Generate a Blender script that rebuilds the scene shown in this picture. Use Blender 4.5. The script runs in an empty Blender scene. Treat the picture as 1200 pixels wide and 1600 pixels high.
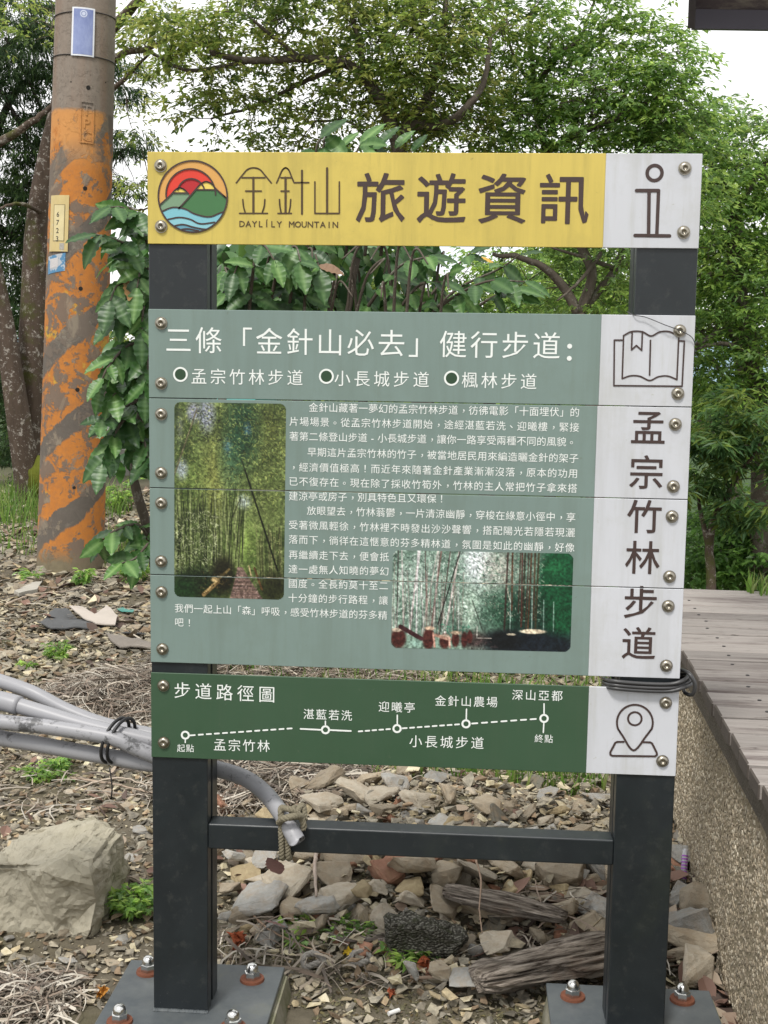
import bpy, bmesh, math, random
import numpy as np
from mathutils import Vector, Matrix, noise as mnoise

SC = bpy.context.scene
COL = SC.collection
rng = np.random.default_rng(7)
random.seed(7)
R = math.radians

# ------------------------------------------------------------------ camera
CP = np.array([0.5704, -2.1894, 1.2735]); FPX = 1950.0
_ya, _pi, _ro = R(-3.897), R(6.692), R(0.869)
_F = np.array([math.sin(_ya)*math.cos(_pi), math.cos(_ya)*math.cos(_pi), -math.sin(_pi)])
_R0 = np.array([math.cos(_ya), -math.sin(_ya), 0.0]); _U0 = np.cross(_R0, _F)
_Rt = _R0*math.cos(_ro)+_U0*math.sin(_ro); _Up = -_R0*math.sin(_ro)+_U0*math.cos(_ro)
cd = bpy.data.cameras.new('camera'); cam = bpy.data.objects.new('camera', cd); COL.objects.link(cam)
cam.matrix_world = Matrix([[_Rt[0], _Up[0], -_F[0], CP[0]], [_Rt[1], _Up[1], -_F[1], CP[1]], [_Rt[2], _Up[2], -_F[2], CP[2]], [0, 0, 0, 1]])
cd.sensor_fit = 'HORIZONTAL'; cd.sensor_width = 36.0; cd.lens = FPX/1200*36.0
cd.clip_start = 0.05; cd.clip_end = 4000
SC.camera = cam

# ------------------------------------------------------------------ sky and sun
W = bpy.data.worlds.new('World'); SC.world = W; W.use_nodes = True
nt = W.node_tree; N = nt.nodes; L = nt.links
N.clear()
wo = N.new('ShaderNodeOutputWorld')
b1 = N.new('ShaderNodeBackground'); b2 = N.new('ShaderNodeBackground'); mx = N.new('ShaderNodeMixShader')
sky = N.new('ShaderNodeTexSky'); sky.sky_type = 'NISHITA'; sky.sun_disc = False
sky.sun_elevation = R(58); sky.sun_rotation = R(200); sky.altitude = 900
b1.inputs['Strength'].default_value = 0.13
L.new(sky.outputs[0], b1.inputs['Color'])
tc = N.new('ShaderNodeTexCoord'); mp = N.new('ShaderNodeMapping'); mp.inputs['Scale'].default_value = (1.0, 1.0, 2.2)
nz = N.new('ShaderNodeTexNoise'); nz.inputs['Scale'].default_value = 2.6; nz.inputs['Detail'].default_value = 7; nz.inputs['Roughness'].default_value = 0.6
rp = N.new('ShaderNodeValToRGB'); rp.color_ramp.elements[0].position = 0.30; rp.color_ramp.elements[1].position = 0.46
rp.color_ramp.elements[0].color = (0.45, 0.45, 0.45, 1)
L.new(tc.outputs['Generated'], mp.inputs['Vector']); L.new(mp.outputs[0], nz.inputs['Vector']); L.new(nz.outputs['Fac'], rp.inputs['Fac'])
b2.inputs['Color'].default_value = (1.0, 1.0, 1.0, 1); b2.inputs['Strength'].default_value = .92
L.new(rp.outputs[0], mx.inputs[0]); L.new(b1.outputs[0], mx.inputs[1]); L.new(b2.outputs[0], mx.inputs[2])
L.new(mx.outputs[0], wo.inputs['Surface'])

sl = bpy.data.lights.new('sun', 'SUN'); so = bpy.data.objects.new('sun', sl); COL.objects.link(so)
sl.energy = 2.0; sl.angle = R(10); sl.color = (1.0, 0.965, 0.91)
so.rotation_euler = (R(32), 0, R(-20))      # from behind the camera, a little to its left, high
VS = SC.view_settings
SC.display_settings.display_device = 'sRGB'
VS.view_transform = 'Standard'; VS.look = 'None'; VS.gamma = 1; VS.use_curve_mapping = False; VS.exposure = 0.55
try:
    SC.cycles.max_bounces = 6; SC.cycles.transparent_max_bounces = 6; SC.cycles.use_denoising = True
    SC.cycles.caustics_reflective = False; SC.cycles.caustics_refractive = False
except Exception:
    pass

# ------------------------------------------------------------------ geometry helpers
def ray(px, py):
    d = _F + _Rt*((px-600)/FPX) + _Up*((800-py)/FPX)
    return d
def at_y(px, py, y):                     # point on the vertical plane y = const
    d = ray(px, py); t = (y-CP[1])/d[1]; return CP+d*t
def at_z(px, py, z):
    d = ray(px, py); t = (z-CP[2])/d[2]; return CP+d*t
def at_d(px, py, dist):                  # at a horizontal distance from the viewpoint
    d = ray(px, py); t = dist/math.hypot(d[0], d[1]); return CP+d*t
def S(px, py):                           # a place on the face of the sign
    p = at_y(px, py, 0.0); return (p[0], p[2])
PXM = 2.25/FPX                           # metres per photo pixel at the sign

def make_mesh(name, V, F, mats=None, col=None, midx=None, smooth=False):
    """V (n,3); F list of (k,m) int arrays or one array; col (n,3) linear colour per vertex"""
    me = bpy.data.meshes.new(name)
    V = np.asarray(V, dtype=np.float32).reshape(-1, 3)
    if isinstance(F, np.ndarray): F = [F]
    F = [np.asarray(f, dtype=np.int32) for f in F if len(f)]
    me.vertices.add(len(V)); me.vertices.foreach_set('co', V.ravel())
    nl = sum(f.size for f in F); npoly = sum(len(f) for f in F)
    me.loops.add(nl); me.polygons.add(npoly)
    me.loops.foreach_set('vertex_index', np.concatenate([f.ravel() for f in F]))
    tot = np.concatenate([np.full(len(f), f.shape[1], np.int32) for f in F])
    st = np.concatenate([[0], np.cumsum(tot)[:-1]]).astype(np.int32)
    me.polygons.foreach_set('loop_start', st); me.polygons.foreach_set('loop_total', tot)
    if midx is not None: me.polygons.foreach_set('material_index', np.asarray(midx, np.int32))
    me.polygons.foreach_set('use_smooth', np.full(npoly, smooth))
    if mats:
        for m in (mats if isinstance(mats, (list, tuple)) else [mats]): me.materials.append(m)
    if col is not None:
        a = me.color_attributes.new('Col', 'FLOAT_COLOR', 'POINT')
        c = np.ones((len(V), 4), np.float32); c[:, :3] = col; a.data.foreach_set('color', c.ravel())
    me.update(calc_edges=True); me.validate()
    return me

def link(name, me, parent=None, loc=None):
    o = bpy.data.objects.new(name, me); COL.objects.link(o)
    if parent is not None: o.parent = parent
    if loc is not None: o.location = loc
    return o
def tag(o, label=None, cat=None, group=None, kind=None):
    if label: o['label'] = label
    if cat: o['category'] = cat
    if group: o['group'] = group
    if kind: o['kind'] = kind
    return o
def empty(name, loc=(0, 0, 0), label=None, cat=None, group=None):
    o = bpy.data.objects.new(name, None); COL.objects.link(o); o.location = loc; o.empty_display_size = 0.1
    return tag(o, label, cat, group)

class Geo:
    """collects pieces, then becomes one mesh"""
    def __init__(s): s.V = []; s.F = {}; s.C = []; s.n = 0
    def add(s, V, F, col=None):
        V = np.asarray(V, float).reshape(-1, 3)
        if isinstance(F, np.ndarray): F = [F]
        for f in F:
            f = np.asarray(f, int)
            if f.size: s.F.setdefault(f.shape[1], []).append(f+s.n)
        s.V.append(V); s.n += len(V)
        c = np.ones((len(V), 3)) if col is None else np.broadcast_to(np.asarray(col, float), (len(V), 3))
        s.C.append(c)
    def mesh(s, name, mats, smooth=False, color=False):
        V = np.concatenate(s.V); F = [np.concatenate(f) for f in s.F.values()]
        return make_mesh(name, V, F, mats, np.concatenate(s.C) if color else None, None, smooth)
    def build(s, name, mats, parent=None, smooth=False, color=False, loc=None):
        return link(name, s.mesh(name, mats, smooth, color), parent, loc)

def tube(P, rad, n=8, cap=True):
    P = np.asarray(P, float); m = len(P); rad = np.broadcast_to(np.asarray(rad, float), (m,))
    T = np.gradient(P, axis=0); T /= np.linalg.norm(T, axis=1)[:, None]+1e-12
    ref = np.array([0, 0, 1.0]) if abs(T[0][2]) < .9 else np.array([1.0, 0, 0])
    A = np.zeros_like(P)
    a = np.cross(T[0], ref); a /= np.linalg.norm(a)
    for i in range(m):
        a = a-T[i]*np.dot(a, T[i]); a /= np.linalg.norm(a)+1e-12; A[i] = a
    B = np.cross(T, A)
    th = np.linspace(0, 2*np.pi, n, endpoint=False)
    V = P[:, None]+rad[:, None, None]*(A[:, None]*np.cos(th)[None, :, None]+B[:, None]*np.sin(th)[None, :, None])
    V = V.reshape(-1, 3)
    i = np.arange(m-1)[:, None]*n; j = np.arange(n)[None]; k = (j+1) % n
    Q = np.stack([i+j, i+k, i+n+k, i+n+j], -1).reshape(-1, 4)
    F = [Q]
    if cap: F.append(np.arange(n)[::-1].reshape(1, n)); F.append((np.arange(n)+(m-1)*n).reshape(1, n))
    return V, F
def spline(P, k=8):
    P = np.asarray(P, float); Q = np.vstack([2*P[0]-P[1], P, 2*P[-1]-P[-2]]); out = []
    t = np.linspace(0, 1, k, endpoint=False)[:, None]
    for i in range(1, len(Q)-2):
        a, b, c, d = Q[i-1], Q[i], Q[i+1], Q[i+2]
        out.append(.5*(2*b+(c-a)*t+(2*a-5*b+4*c-d)*t**2+(3*b-a-3*c+d)*t**3))
    return np.vstack(out+[P[-1:]])
def box(x0, x1, y0, y1, z0, z1):
    V = [(x, y, z) for z in (z0, z1) for y in (y0, y1) for x in (x0, x1)]
    F = np.array([[0, 2, 3, 1], [4, 5, 7, 6], [0, 1, 5, 4], [2, 6, 7, 3], [0, 4, 6, 2], [1, 3, 7, 5]])
    return np.array(V, float), F
def bevel_box(name, dims, mat, bev=0.003, seg=2, parent=None, loc=(0, 0, 0)):
    """box given as x0,x1,y0,y1,z0,z1 with rounded edges"""
    V, F = box(*dims); bm = bmesh.new()
    vs = [bm.verts.new(v) for v in V]
    for f in F: bm.faces.new([vs[i] for i in f])
    bmesh.ops.recalc_face_normals(bm, faces=bm.faces)
    bmesh.ops.bevel(bm, geom=bm.edges[:], offset=bev, segments=seg, affect='EDGES', profile=.5)
    me = bpy.data.meshes.new(name); bm.to_mesh(me); bm.free(); me.materials.append(mat)
    return link(name, me, parent, loc)

# ------------------------------------------------------------------ materials
class M:
    def __init__(s, name, rough=.6, spec=.5, metal=0.0):
        s.m = bpy.data.materials.new(name); s.m.use_nodes = True; s.t = s.m.node_tree; s.N = s.t.nodes; s.L = s.t.links
        s.b = s.N['Principled BSDF']; s.set(s.b, 'Roughness', rough); s.set(s.b, 'Specular IOR Level', spec); s.set(s.b, 'Metallic', metal)
        s.tc = s.N.new('ShaderNodeTexCoord')
    def set(s, n, k, v): n.inputs[k].default_value = v
    def base(s, src):
        if isinstance(src, tuple): s.set(s.b, 'Base Color', (*src, 1))
        else: s.L.new(src, s.b.inputs['Base Color'])
    def vec(s, scale=(1, 1, 1), coord='Object', rot=(0, 0, 0)):
        n = s.N.new('ShaderNodeMapping'); n.inputs['Scale'].default_value = scale; n.inputs['Rotation'].default_value = rot
        s.L.new(s.tc.outputs[coord], n.inputs['Vector']); return n.outputs[0]
    def rnd(s):
        return s.N.new('ShaderNodeObjectInfo').outputs['Random']
    def noise(s, scale, detail=5, rough=.6, vec=None, dist=0.0):
        n = s.N.new('ShaderNodeTexNoise'); n.inputs['Scale'].default_value = scale; n.inputs['Detail'].default_value = detail
        n.inputs['Roughness'].default_value = rough; n.inputs['Distortion'].default_value = dist
        s.L.new(vec if vec is not None else s.tc.outputs['Object'], n.inputs['Vector']); return n.outputs['Fac']
    def voro(s, scale, vec=None, out='Distance', feature='F1'):
        n = s.N.new('ShaderNodeTexVoronoi'); n.feature = feature; n.inputs['Scale'].default_value = scale
        s.L.new(vec if vec is not None else s.tc.outputs['Object'], n.inputs['Vector']); return n.outputs[out]
    def ramp(s, src, stops):
        n = s.N.new('ShaderNodeValToRGB'); e = n.color_ramp.elements
        while len(e) < len(stops): e.new(.5)
        for k, (p, c) in enumerate(stops):
            e[k].position = p; e[k].color = (*c, 1) if isinstance(c, tuple) else (c, c, c, 1)
        s.L.new(src, n.inputs[0]); return n.outputs[0]
    def mix(s, fac, a, b, mode='MIX'):
        n = s.N.new('ShaderNodeMix'); n.data_type = 'RGBA'; n.blend_type = mode
        for k, v in ((0, fac), (6, a), (7, b)):
            if isinstance(v, (int, float)) and k == 0: n.inputs[0].default_value = v
            elif isinstance(v, tuple): n.inputs[k].default_value = (*v, 1)
            else: s.L.new(v, n.inputs[k])
        return n.outputs[2]
    def math(s, op, a, b=None):
        n = s.N.new('ShaderNodeMath'); n.operation = op
        for k, v in ((0, a), (1, b)):
            if v is None: continue
            if isinstance(v, (int, float)): n.inputs[k].default_value = v
            else: s.L.new(v, n.inputs[k])
        return n.outputs[0]
    def attr(s, name='Col'):
        n = s.N.new('ShaderNodeVertexColor'); n.layer_name = name; return n.outputs[0]
    def bump(s, src, strength=.4, dist=.01, prev=None):
        n = s.N.new('ShaderNodeBump'); n.inputs['Strength'].default_value = strength; n.inputs['Distance'].default_value = dist
        s.L.new(src, n.inputs['Height'])
        if prev is not None: s.L.new(prev, n.inputs['Normal'])
        s.L.new(n.outputs[0], s.b.inputs['Normal']); return n.outputs[0]
    def rough(s, src): s.L.new(src, s.b.inputs['Roughness'])

def srgb(r, g, b):
    f = lambda c: (c/255/12.92) if c/255 <= .04045 else ((c/255+.055)/1.055)**2.4
    return (f(r), f(g), f(b))

def panel_mat(name, col, dirt=(.10, .10, .06), amount=.35, rough=.42):
    m = M(name, rough, .45)
    big = m.noise(3.2, 6, .65); streak = m.noise(1.0, 5, .6, m.vec((26, 26, 2.2))); fine = m.noise(90, 3, .6)
    c = m.mix(m.ramp(big, [(.38, 0.0), (.62, .25)]), col, tuple(min(1, x*1.22+.01) for x in col))
    c = m.mix(m.math('MULTIPLY', m.ramp(streak, [(.47, 0.0), (.66, 1.0)]), amount*.55), c, tuple(x*.62+y*.25 for x, y in zip(col, dirt)))
    c = m.mix(m.math('MULTIPLY', m.ramp(m.noise(7, 8, .75), [(.51, 0.0), (.64, 1.0)]), amount*.6), c, tuple(x*.7+y*.3 for x, y in zip(col, dirt)))
    c = m.mix(m.math('MULTIPLY', m.ramp(m.noise(1.0, 6, .7, m.vec((60, 60, 5))), [(.54, 0.0), (.68, 1.0)]), amount*.45), c, tuple(x*.5+y*.5 for x, y in zip(col, dirt)))
    c = m.mix(m.math('MULTIPLY', m.ramp(fine, [(.68, 0.0), (.74, 1.0)]), .35), c, dirt)
    m.base(c); m.rough(m.ramp(big, [(.3, rough-.06), (.8, rough+.14)])); m.bump(m.noise(240, 2), .04, .001)
    return m.m
def simple(name, col, rough=.6, spec=.5, metal=0.0, var=.25, scale=12, bump=.2, bdist=.002):
    m = M(name, rough, spec, metal)
    n = m.noise(scale, 6, .65)
    m.base(m.mix(n, tuple(x*(1-var) for x in col), tuple(min(1, x*(1+var)) for x in col)))
    if bump: m.bump(m.noise(scale*9, 4), bump, bdist)
    return m.m

MAT = {}
MAT['yellow'] = panel_mat('yellow_paint', srgb(200, 179, 88), (.16, .14, .05), .8)
MAT['white'] = panel_mat('white_panel', srgb(193, 195, 200), (.30, .29, .18), .75)
MAT['sage'] = panel_mat('sage_paint', srgb(116, 134, 128), (.12, .14, .09), .65)
MAT['green'] = panel_mat('green_paint', srgb(54, 80, 58), (.10, .12, .08), .35)
MAT['ink'] = simple('dark_brown_ink', srgb(62, 46, 42), .5, var=.12, bump=0)
MAT['ink_thin'] = simple('brown_ink', srgb(76, 58, 30), .5, var=.12, bump=0)
MAT['ink_white'] = simple('white_ink', srgb(228, 232, 228), .5, var=.05, bump=0)
def steel():
    m = M('dark_powder_coat', .36, .5)
    base = m.mix(m.ramp(m.noise(5, 6, .7), [(.3, 0.0), (.8, 1.0)]), (.009, .012, .0145), (.018, .024, .027))
    alg = m.math('MULTIPLY', m.ramp(m.noise(3.4, 7, .75, m.vec((1, 1, .45))), [(.56, 0.0), (.80, 1.0)]), .22)
    c = m.mix(alg, base, (.075, .09, .055))
    c = m.mix(m.ramp(m.voro(70), [(.0, 1.0), (.035, 0.0)]), c, (.28, .28, .25))
    c = m.mix(m.math('MULTIPLY', m.ramp(m.noise(45, 5, .7), [(.55, 0.0), (.75, 1.0)]), .25), c, (.09, .09, .08))
    m.base(c); m.rough(m.ramp(m.noise(9, 5), [(.3, .30), (.75, .52)])); m.bump(m.noise(420, 2), .06, .001); return m.m
MAT['steel'] = steel()
def platemat():
    m = M('weathered_base_plate', .45, .5)
    c = m.mix(m.ramp(m.noise(9, 7, .7), [(.35, 0.0), (.7, 1.0)]), (.055, .066, .074), (.11, .12, .12))
    c = m.mix(m.math('MULTIPLY', m.ramp(m.noise(6, 8, .75), [(.55, 0.0), (.72, 1.0)]), .55), c, (.15, .15, .09))
    m.base(c); m.rough(m.ramp(m.noise(14, 5), [(.3, .34), (.75, .65)])); m.bump(m.noise(160, 3), .1, .001); return m.m
MAT['plate'] = platemat()
MAT['nut'] = simple('polished_nut_steel', (.62, .62, .60), .22, metal=1.0, var=.15, scale=30, bump=.05)
MAT['boltm'] = simple('aged_bolt_steel', (.36, .33, .27), .32, metal=1.0, var=.35, scale=160, bump=.2, bdist=.0006)
MAT['rust'] = simple('rust', (.15, .05, .024), .85, var=.5, scale=90, bump=.5, bdist=.001)

# ------------------------------------------------------------------ the information sign
ZT = 1.6359                              # top edge of the header board
sign = empty('information_sign', (0.475, .05, 0), 'tall trail information sign with yellow, sage and green boards on dark steel posts', 'sign')
SO = np.array([0.475, .05, 0])
def local(o):                            # parent an object built in world coordinates to the sign
    o.parent = sign; o.location = Vector(o.location)-Vector(SO); return o

_tc = bpy.data.curves.new('glyph_source', 'FONT'); _to = bpy.data.objects.new('glyph_source', _tc)
_gl = {}
def glyph(ch, bold):
    k = (ch, round(bold, 4))
    if k not in _gl:
        _tc.body = ch; _tc.offset = bold; _tc.resolution_u = 2
        me = bpy.data.meshes.new_from_object(_to)
        V = np.empty(len(me.vertices)*3); me.vertices.foreach_get('co', V); V = V.reshape(-1, 3)
        F = {}
        for p in me.polygons: F.setdefault(len(p.vertices), []).append(list(p.vertices))
        _gl[k] = (V, [np.array(f) for f in F.values()]); bpy.data.meshes.remove(me)
    return _gl[k]
def text_line(g, text, p0, p1, size_px, bold=0.0, y=-.0006, latin=False):
    """characters spaced evenly between two places (centre of first, centre of last)"""
    a = np.array(S(*p0)); b = np.array(S(*p1)); n = len(text); em = size_px*PXM
    ang = math.atan2(b[1]-a[1], b[0]-a[0]) if n > 1 else 0
    for i, ch in enumerate(text):
        if ch == ' ': continue
        V, F = glyph(ch, 0)
        if not len(V): continue
        c = a+(b-a)*(i/max(1, n-1))
        if latin or ch in ':-': ox = (V[:, 0].min()+V[:, 0].max())/2
        elif ch in '！': ox = (V[:, 0].min()+V[:, 0].max())/2
        else: ox = .5
        oy = .36 if latin else .38
        X = (V[:, 0]-ox)*em; Z = (V[:, 1]-oy)*em
        if ch in '，。、': X = X+.30*em; Z = Z+.22*em
        if bold < .008: g.add(np.stack([c[0]+X, np.full(len(X), y), c[1]+Z], 1), F)
        else:                            # a heavier weight with rounded stroke ends
            for q in range(8):
                t = q*math.pi/4; r = bold*em
                g.add(np.stack([c[0]+X+r*math.cos(t), np.full(len(X), y-.00003*q), c[1]+Z+r*math.sin(t)], 1), F)
_sc = [0]
def stroke(g, pts, w, y=-.0006, closed=False, n=10, world=False):
    """a printed line of even width with round ends, w in metres"""
    P = np.array(pts if world else [S(*p) for p in pts], float); _sc[0] += 1; y = y-.00008*(_sc[0] % 7)
    if closed: P = np.vstack([P, P[:1]])
    for i in range(len(P)-1):
        a, b = P[i], P[i+1]; d = b-a; l = np.hypot(*d)
        if l < 1e-7: continue
        nrm = np.array([-d[1], d[0]])/l*w/2
        q = [a+nrm, a-nrm, b-nrm, b+nrm]
        yy = y-.000012*(i % 2)
        g.add([(u[0], yy, u[1]) for u in q], np.array([[0, 1, 2, 3]]))
    th = np.linspace(0, 2*np.pi, n, endpoint=False)
    for i, p in enumerate(P[:-1] if closed else P):
        g.add([(p[0]+w/2*math.cos(t), y-.00003, p[1]+w/2*math.sin(t)) for t in th], np.arange(n).reshape(1, n))
def ring(g, c, r0, r1, y=-.0006, n=40):
    c = S(*c) if isinstance(c[0], (int, float)) and abs(c[0]) > 5 else c
    th = np.linspace(0, 2*np.pi, n, endpoint=False); V = []
    for r in (r0, r1): V += [(c[0]+r*math.cos(t), y, c[1]+r*math.sin(t)) for t in th]
    j = np.arange(n); k = (j+1) % n
    g.add(V, np.stack([j, j+n, k+n, k], 1))
def disc(g, c, r, y=-.0006, n=32):
    c = S(*c); th = np.linspace(0, 2*np.pi, n, endpoint=False)
    g.add([(c[0]+r*math.cos(t), y, c[1]+r*math.sin(t)) for t in th], np.arange(n).reshape(1, n))

def clip_z(me, z0, z1):
    bm = bmesh.new(); bm.from_mesh(me)
    for z, s in ((z0, -1), (z1, 1)):
        bmesh.ops.bisect_plane(bm, geom=bm.verts[:]+bm.edges[:]+bm.faces[:], plane_co=(0, 0, z), plane_no=(0, 0, s), clear_outer=True)
    out = bpy.data.meshes.new(me.name); bm.to_mesh(out); bm.free()
    for m in me.materials: out.materials.append(m)
    return out

def zrel(k): return ZT-k
BOARDS = [  # name, z top, z bottom, colour, split x (top, bottom pixel), label
    ('header_board', zrel(0), zrel(.1569), 'yellow', (946, 243, 943, 386)),
    ('text_board', zrel(.2697), zrel(.4257)+.0008, 'sage', (941, 492, 934, 634)),
    ('text_board', zrel(.4257)-.0008, zrel(.586)+.0008, 'sage', (934, 634, 928, 779)),
    ('text_board', zrel(.586)-.0008, zrel(.7434)+.0008, 'sage', (928, 779, 924, 917)),
    ('text_board', zrel(.7434)-.0008, zrel(.9046), 'sage', (924, 917, 919, 1056)),
    ('map_board', zrel(.924), zrel(1.0828), 'green', (919, 1075, 917, 1210)),
]
PARTLAB = {0: 'yellow title board with a white end', 1: 'sage board with the heading and book icon', 2: 'sage board with the first six text lines',
           3: 'sage board with the middle text lines', 4: 'sage board with the last text lines', 5: 'green trail map board with a white pin end'}
ART = {k: [] for k in range(6)}         # (name, mesh) printed on each board

def printed(name, g, mat, boards=None, z=None):
    me = g.mesh(name, mat)
    Z = np.concatenate(g.V)[:, 2]
    for k, b in enumerate(BOARDS):
        if boards is not None and k not in boards: continue
        if Z.max() <= b[2] or Z.min() >= b[1]: continue
        if Z.max() <= b[1] and Z.min() >= b[2]: ART[k].append((name, me))
        else:
            m2 = clip_z(me, b[2]+.0003, b[1]-.0003)
            if len(m2.polygons): ART[k].append((name, m2))

# header
g = Geo(); text_line(g, '旅遊資訊', (595, 309), (881, 311), 77, .011); printed('lettering', g, MAT['ink'], (0,))
g = Geo()
h1 = lambda u, v: (220+u*.3667, 230+v*.3667)
wth = 6.2*.3667*PXM
def hs(pts, w=wth): stroke(g, [h1(*p) for p in pts], w)
def sm(pts, k=6): return [tuple(p) for p in spline(np.array(pts, float), k)]
hs(sm([(407, 152), (434, 118), (455, 95), (481, 88), (507, 95), (528, 118), (556, 152)])); hs([(432, 130), (529, 130)])
hs([(480, 130), (480, 281)], wth*1.5); hs([(447, 187), (514, 187)]); hs(sm([(435, 223), (438, 252), (445, 278)])); hs(sm([(529, 223), (526, 252), (518, 278)])); hs([(421, 282), (540, 282)])
hs(sm([(579, 152), (592, 122), (603, 98), (617, 88), (631, 98), (642, 125), (653, 151)])); hs([(653, 151), (716, 151)]); hs([(597, 130), (644, 130)])
hs([(617, 130), (617, 281)], wth*1.5); hs([(598, 187), (632, 187)]); hs(sm([(591, 223), (593, 252), (598, 278)])); hs(sm([(639, 223), (637, 252), (632, 278)])); hs([(585, 282), (642, 282)])
hs([(687, 100), (687, 284)], wth*1.4); hs([(742, 148), (742, 282), (846, 282), (846, 148)]); hs([(794, 90), (794, 282)], wth*1.5)
printed('logo_lettering', g, MAT['ink_thin'], (0,))
g = Geo(); text_line(g, 'DAYLÍLY MOUNTAIN', h1(432, 326), h1(829, 330), 12.8, .012, latin=True); printed('caption', g, MAT['ink_thin'], (0,))
# "i" symbol
g = Geo(); h2 = lambda u, v: (640+u*.3917, 230+v*.3917); w = 13*.3917*PXM
ring(g, h2(977, 103), 21*.3917*PXM, 34*.3917*PXM)
for p in ([(905, 173), (993, 173)], [(955, 177), (953, 350)], [(993, 173), (986, 350)], [(899, 352), (1037, 354)]): stroke(g, [h2(*q) for q in p], w)
printed('information_symbol', g, MAT['ink'], (0,))

# round emblem, each colour a thin layer
EC = np.array(S(301.4, 307.3)); ER = 53.2*PXM
def ez(u, v): return ((u-222)/145.0, (211-v)/148.0)
circ = [(math.cos(t), math.sin(t)) for t in np.linspace(0, 2*np.pi, 64, endpoint=False)]
def clip_circle(P):
    P = list(P)
    for i in range(64):
        a, b = circ[i], circ[(i+1) % 64]; out = []
        ins = lambda p: (b[0]-a[0])*(p[1]-a[1])-(b[1]-a[1])*(p[0]-a[0]) >= 0
        for j in range(len(P)):
            p, q = P[j], P[(j+1) % len(P)]
            ip, iq = ins(p), ins(q)
            if ip: out.append(p)
            if ip != iq:
                d = (q[0]-p[0], q[1]-p[1]); e = (b[0]-a[0], b[1]-a[1])
                den = e[0]*d[1]-e[1]*d[0]
                t = (e[1]*(p[0]-a[0])-e[0]*(p[1]-a[1]))/den if abs(den) > 1e-12 else 0
                out.append((p[0]+d[0]*t, p[1]+d[1]*t))
        P = out
        if not P: break
    return P
em_layers = []
def elayer(P, colr, lev, clip=True):
    P = clip_circle(P) if clip else P
    V = [(EC[0]+x*ER, -.0005-.00012*lev, EC[1]+y*ER) for x, y in P]
    em_layers.append((V, colr))
def earc(u, v, r, n=40): x, y = ez(u, v); return [(x+r*math.cos(t), y+r*math.sin(t)) for t in np.linspace(0, 2*np.pi, n, endpoint=False)]
elayer(circ, srgb(211, 158, 84), 0, False)
elayer(earc(214, 203, .71), srgb(214, 58, 40), 1); elayer(earc(216, 196, .39), srgb(178, 30, 36), 2)
lh = [ez(*p) for p in sm([(60, 262), (85, 246), (128, 208), (150, 184), (168, 176), (186, 182), (205, 200), (240, 230), (300, 290)])]
elayer(lh+[ez(300, 330), ez(60, 330)], srgb(118, 148, 118), 3)
elayer([ez(*p) for p in sm([(140, 196), (150, 184), (168, 176), (186, 182), (202, 198)])], srgb(226, 202, 98), 4)
rh = [ez(*p) for p in sm([(150, 275), (176, 248), (215, 205), (240, 176), (258, 158), (278, 150), (300, 158), (318, 178), (345, 202), (380, 225)])]
elayer(rh+[ez(390, 330), ez(150, 330)], srgb(62, 112, 66), 5)
elayer([ez(*p) for p in sm([(234, 183), (246, 170), (258, 158), (278, 150), (300, 158), (320, 183)])], srgb(226, 202, 98), 6)
w1 = sm([(60, 285), (95, 272), (140, 256), (190, 262), (230, 282), (290, 294), (340, 276), (390, 262)])
elayer([ez(*p) for p in w1]+[ez(400, 400), ez(50, 400)], srgb(122, 184, 196), 7)
w2 = sm([(60, 310), (120, 305), (165, 297), (210, 304), (250, 322), (300, 318), (390, 300)])
elayer([ez(*p) for p in w2]+[ez(400, 400), ez(50, 400)], srgb(134, 190, 200), 8)
w3 = sm([(60, 330), (130, 334), (180, 326), (230, 338), (290, 345), (390, 330)])
elayer([ez(*p) for p in w3]+[ez(400, 420), ez(50, 420)], srgb(96, 150, 168), 9)
w4 = sm([(60, 352), (150, 350), (200, 344), (260, 352), (390, 352)])
elayer([ez(*p) for p in w4]+[ez(400, 420), ez(50, 420)], srgb(84, 130, 146), 10)
emG = []
for V, c in em_layers:
    if len(V) < 3: continue
    key = tuple(round(x, 4) for x in c)
    if 'em%s' % (key,) not in MAT: MAT['em%s' % (key,)] = simple('emblem_paint', c, .5, var=.1, bump=0)
    gg = Geo(); gg.add(V, np.arange(len(V)).reshape(1, -1)); ART[0].append(('emblem_field', gg.mesh('emblem_field', MAT['em%s' % (key,)])))
g = Geo()
def es(pts, w=2.3*PXM):                  # outline, kept inside the ring
    P = [ez(*p) for p in pts]; run = []
    for p in P+[(9, 9)]:
        if math.hypot(*p) < .985: run.append((EC[0]+p[0]*ER, EC[1]+p[1]*ER))
        else:
            if len(run) > 1: stroke(g, run, w, y=-.0020, world=True, n=8)
            run = []
def arcpts(u, v, r, a0, a1): return [(u+145*r*math.cos(t), v-148*r*math.sin(t)) for t in np.linspace(R(a0), R(a1), 28)]
es(arcpts(214, 203, .71, 0, 186)); es(arcpts(216, 196, .39, 15, 168))
es(sm([(85, 246), (128, 208), (150, 184), (168, 176), (186, 182), (205, 200)])); es([(142, 197), (203, 197)])
es(sm([(163, 260), (176, 248), (215, 205), (240, 176), (258, 158), (278, 150), (300, 158), (318, 178), (345, 202), (360, 215)])); es([(238, 183), (318, 183)])
for wv in (w1, w2, w3, w4): es(wv)
ring(g, tuple(EC), ER*.965, ER*1.01, y=-.0020, n=64)
ART[0].append(('emblem_outline', g.mesh('emblem_outline', MAT['ink'])))

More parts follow.
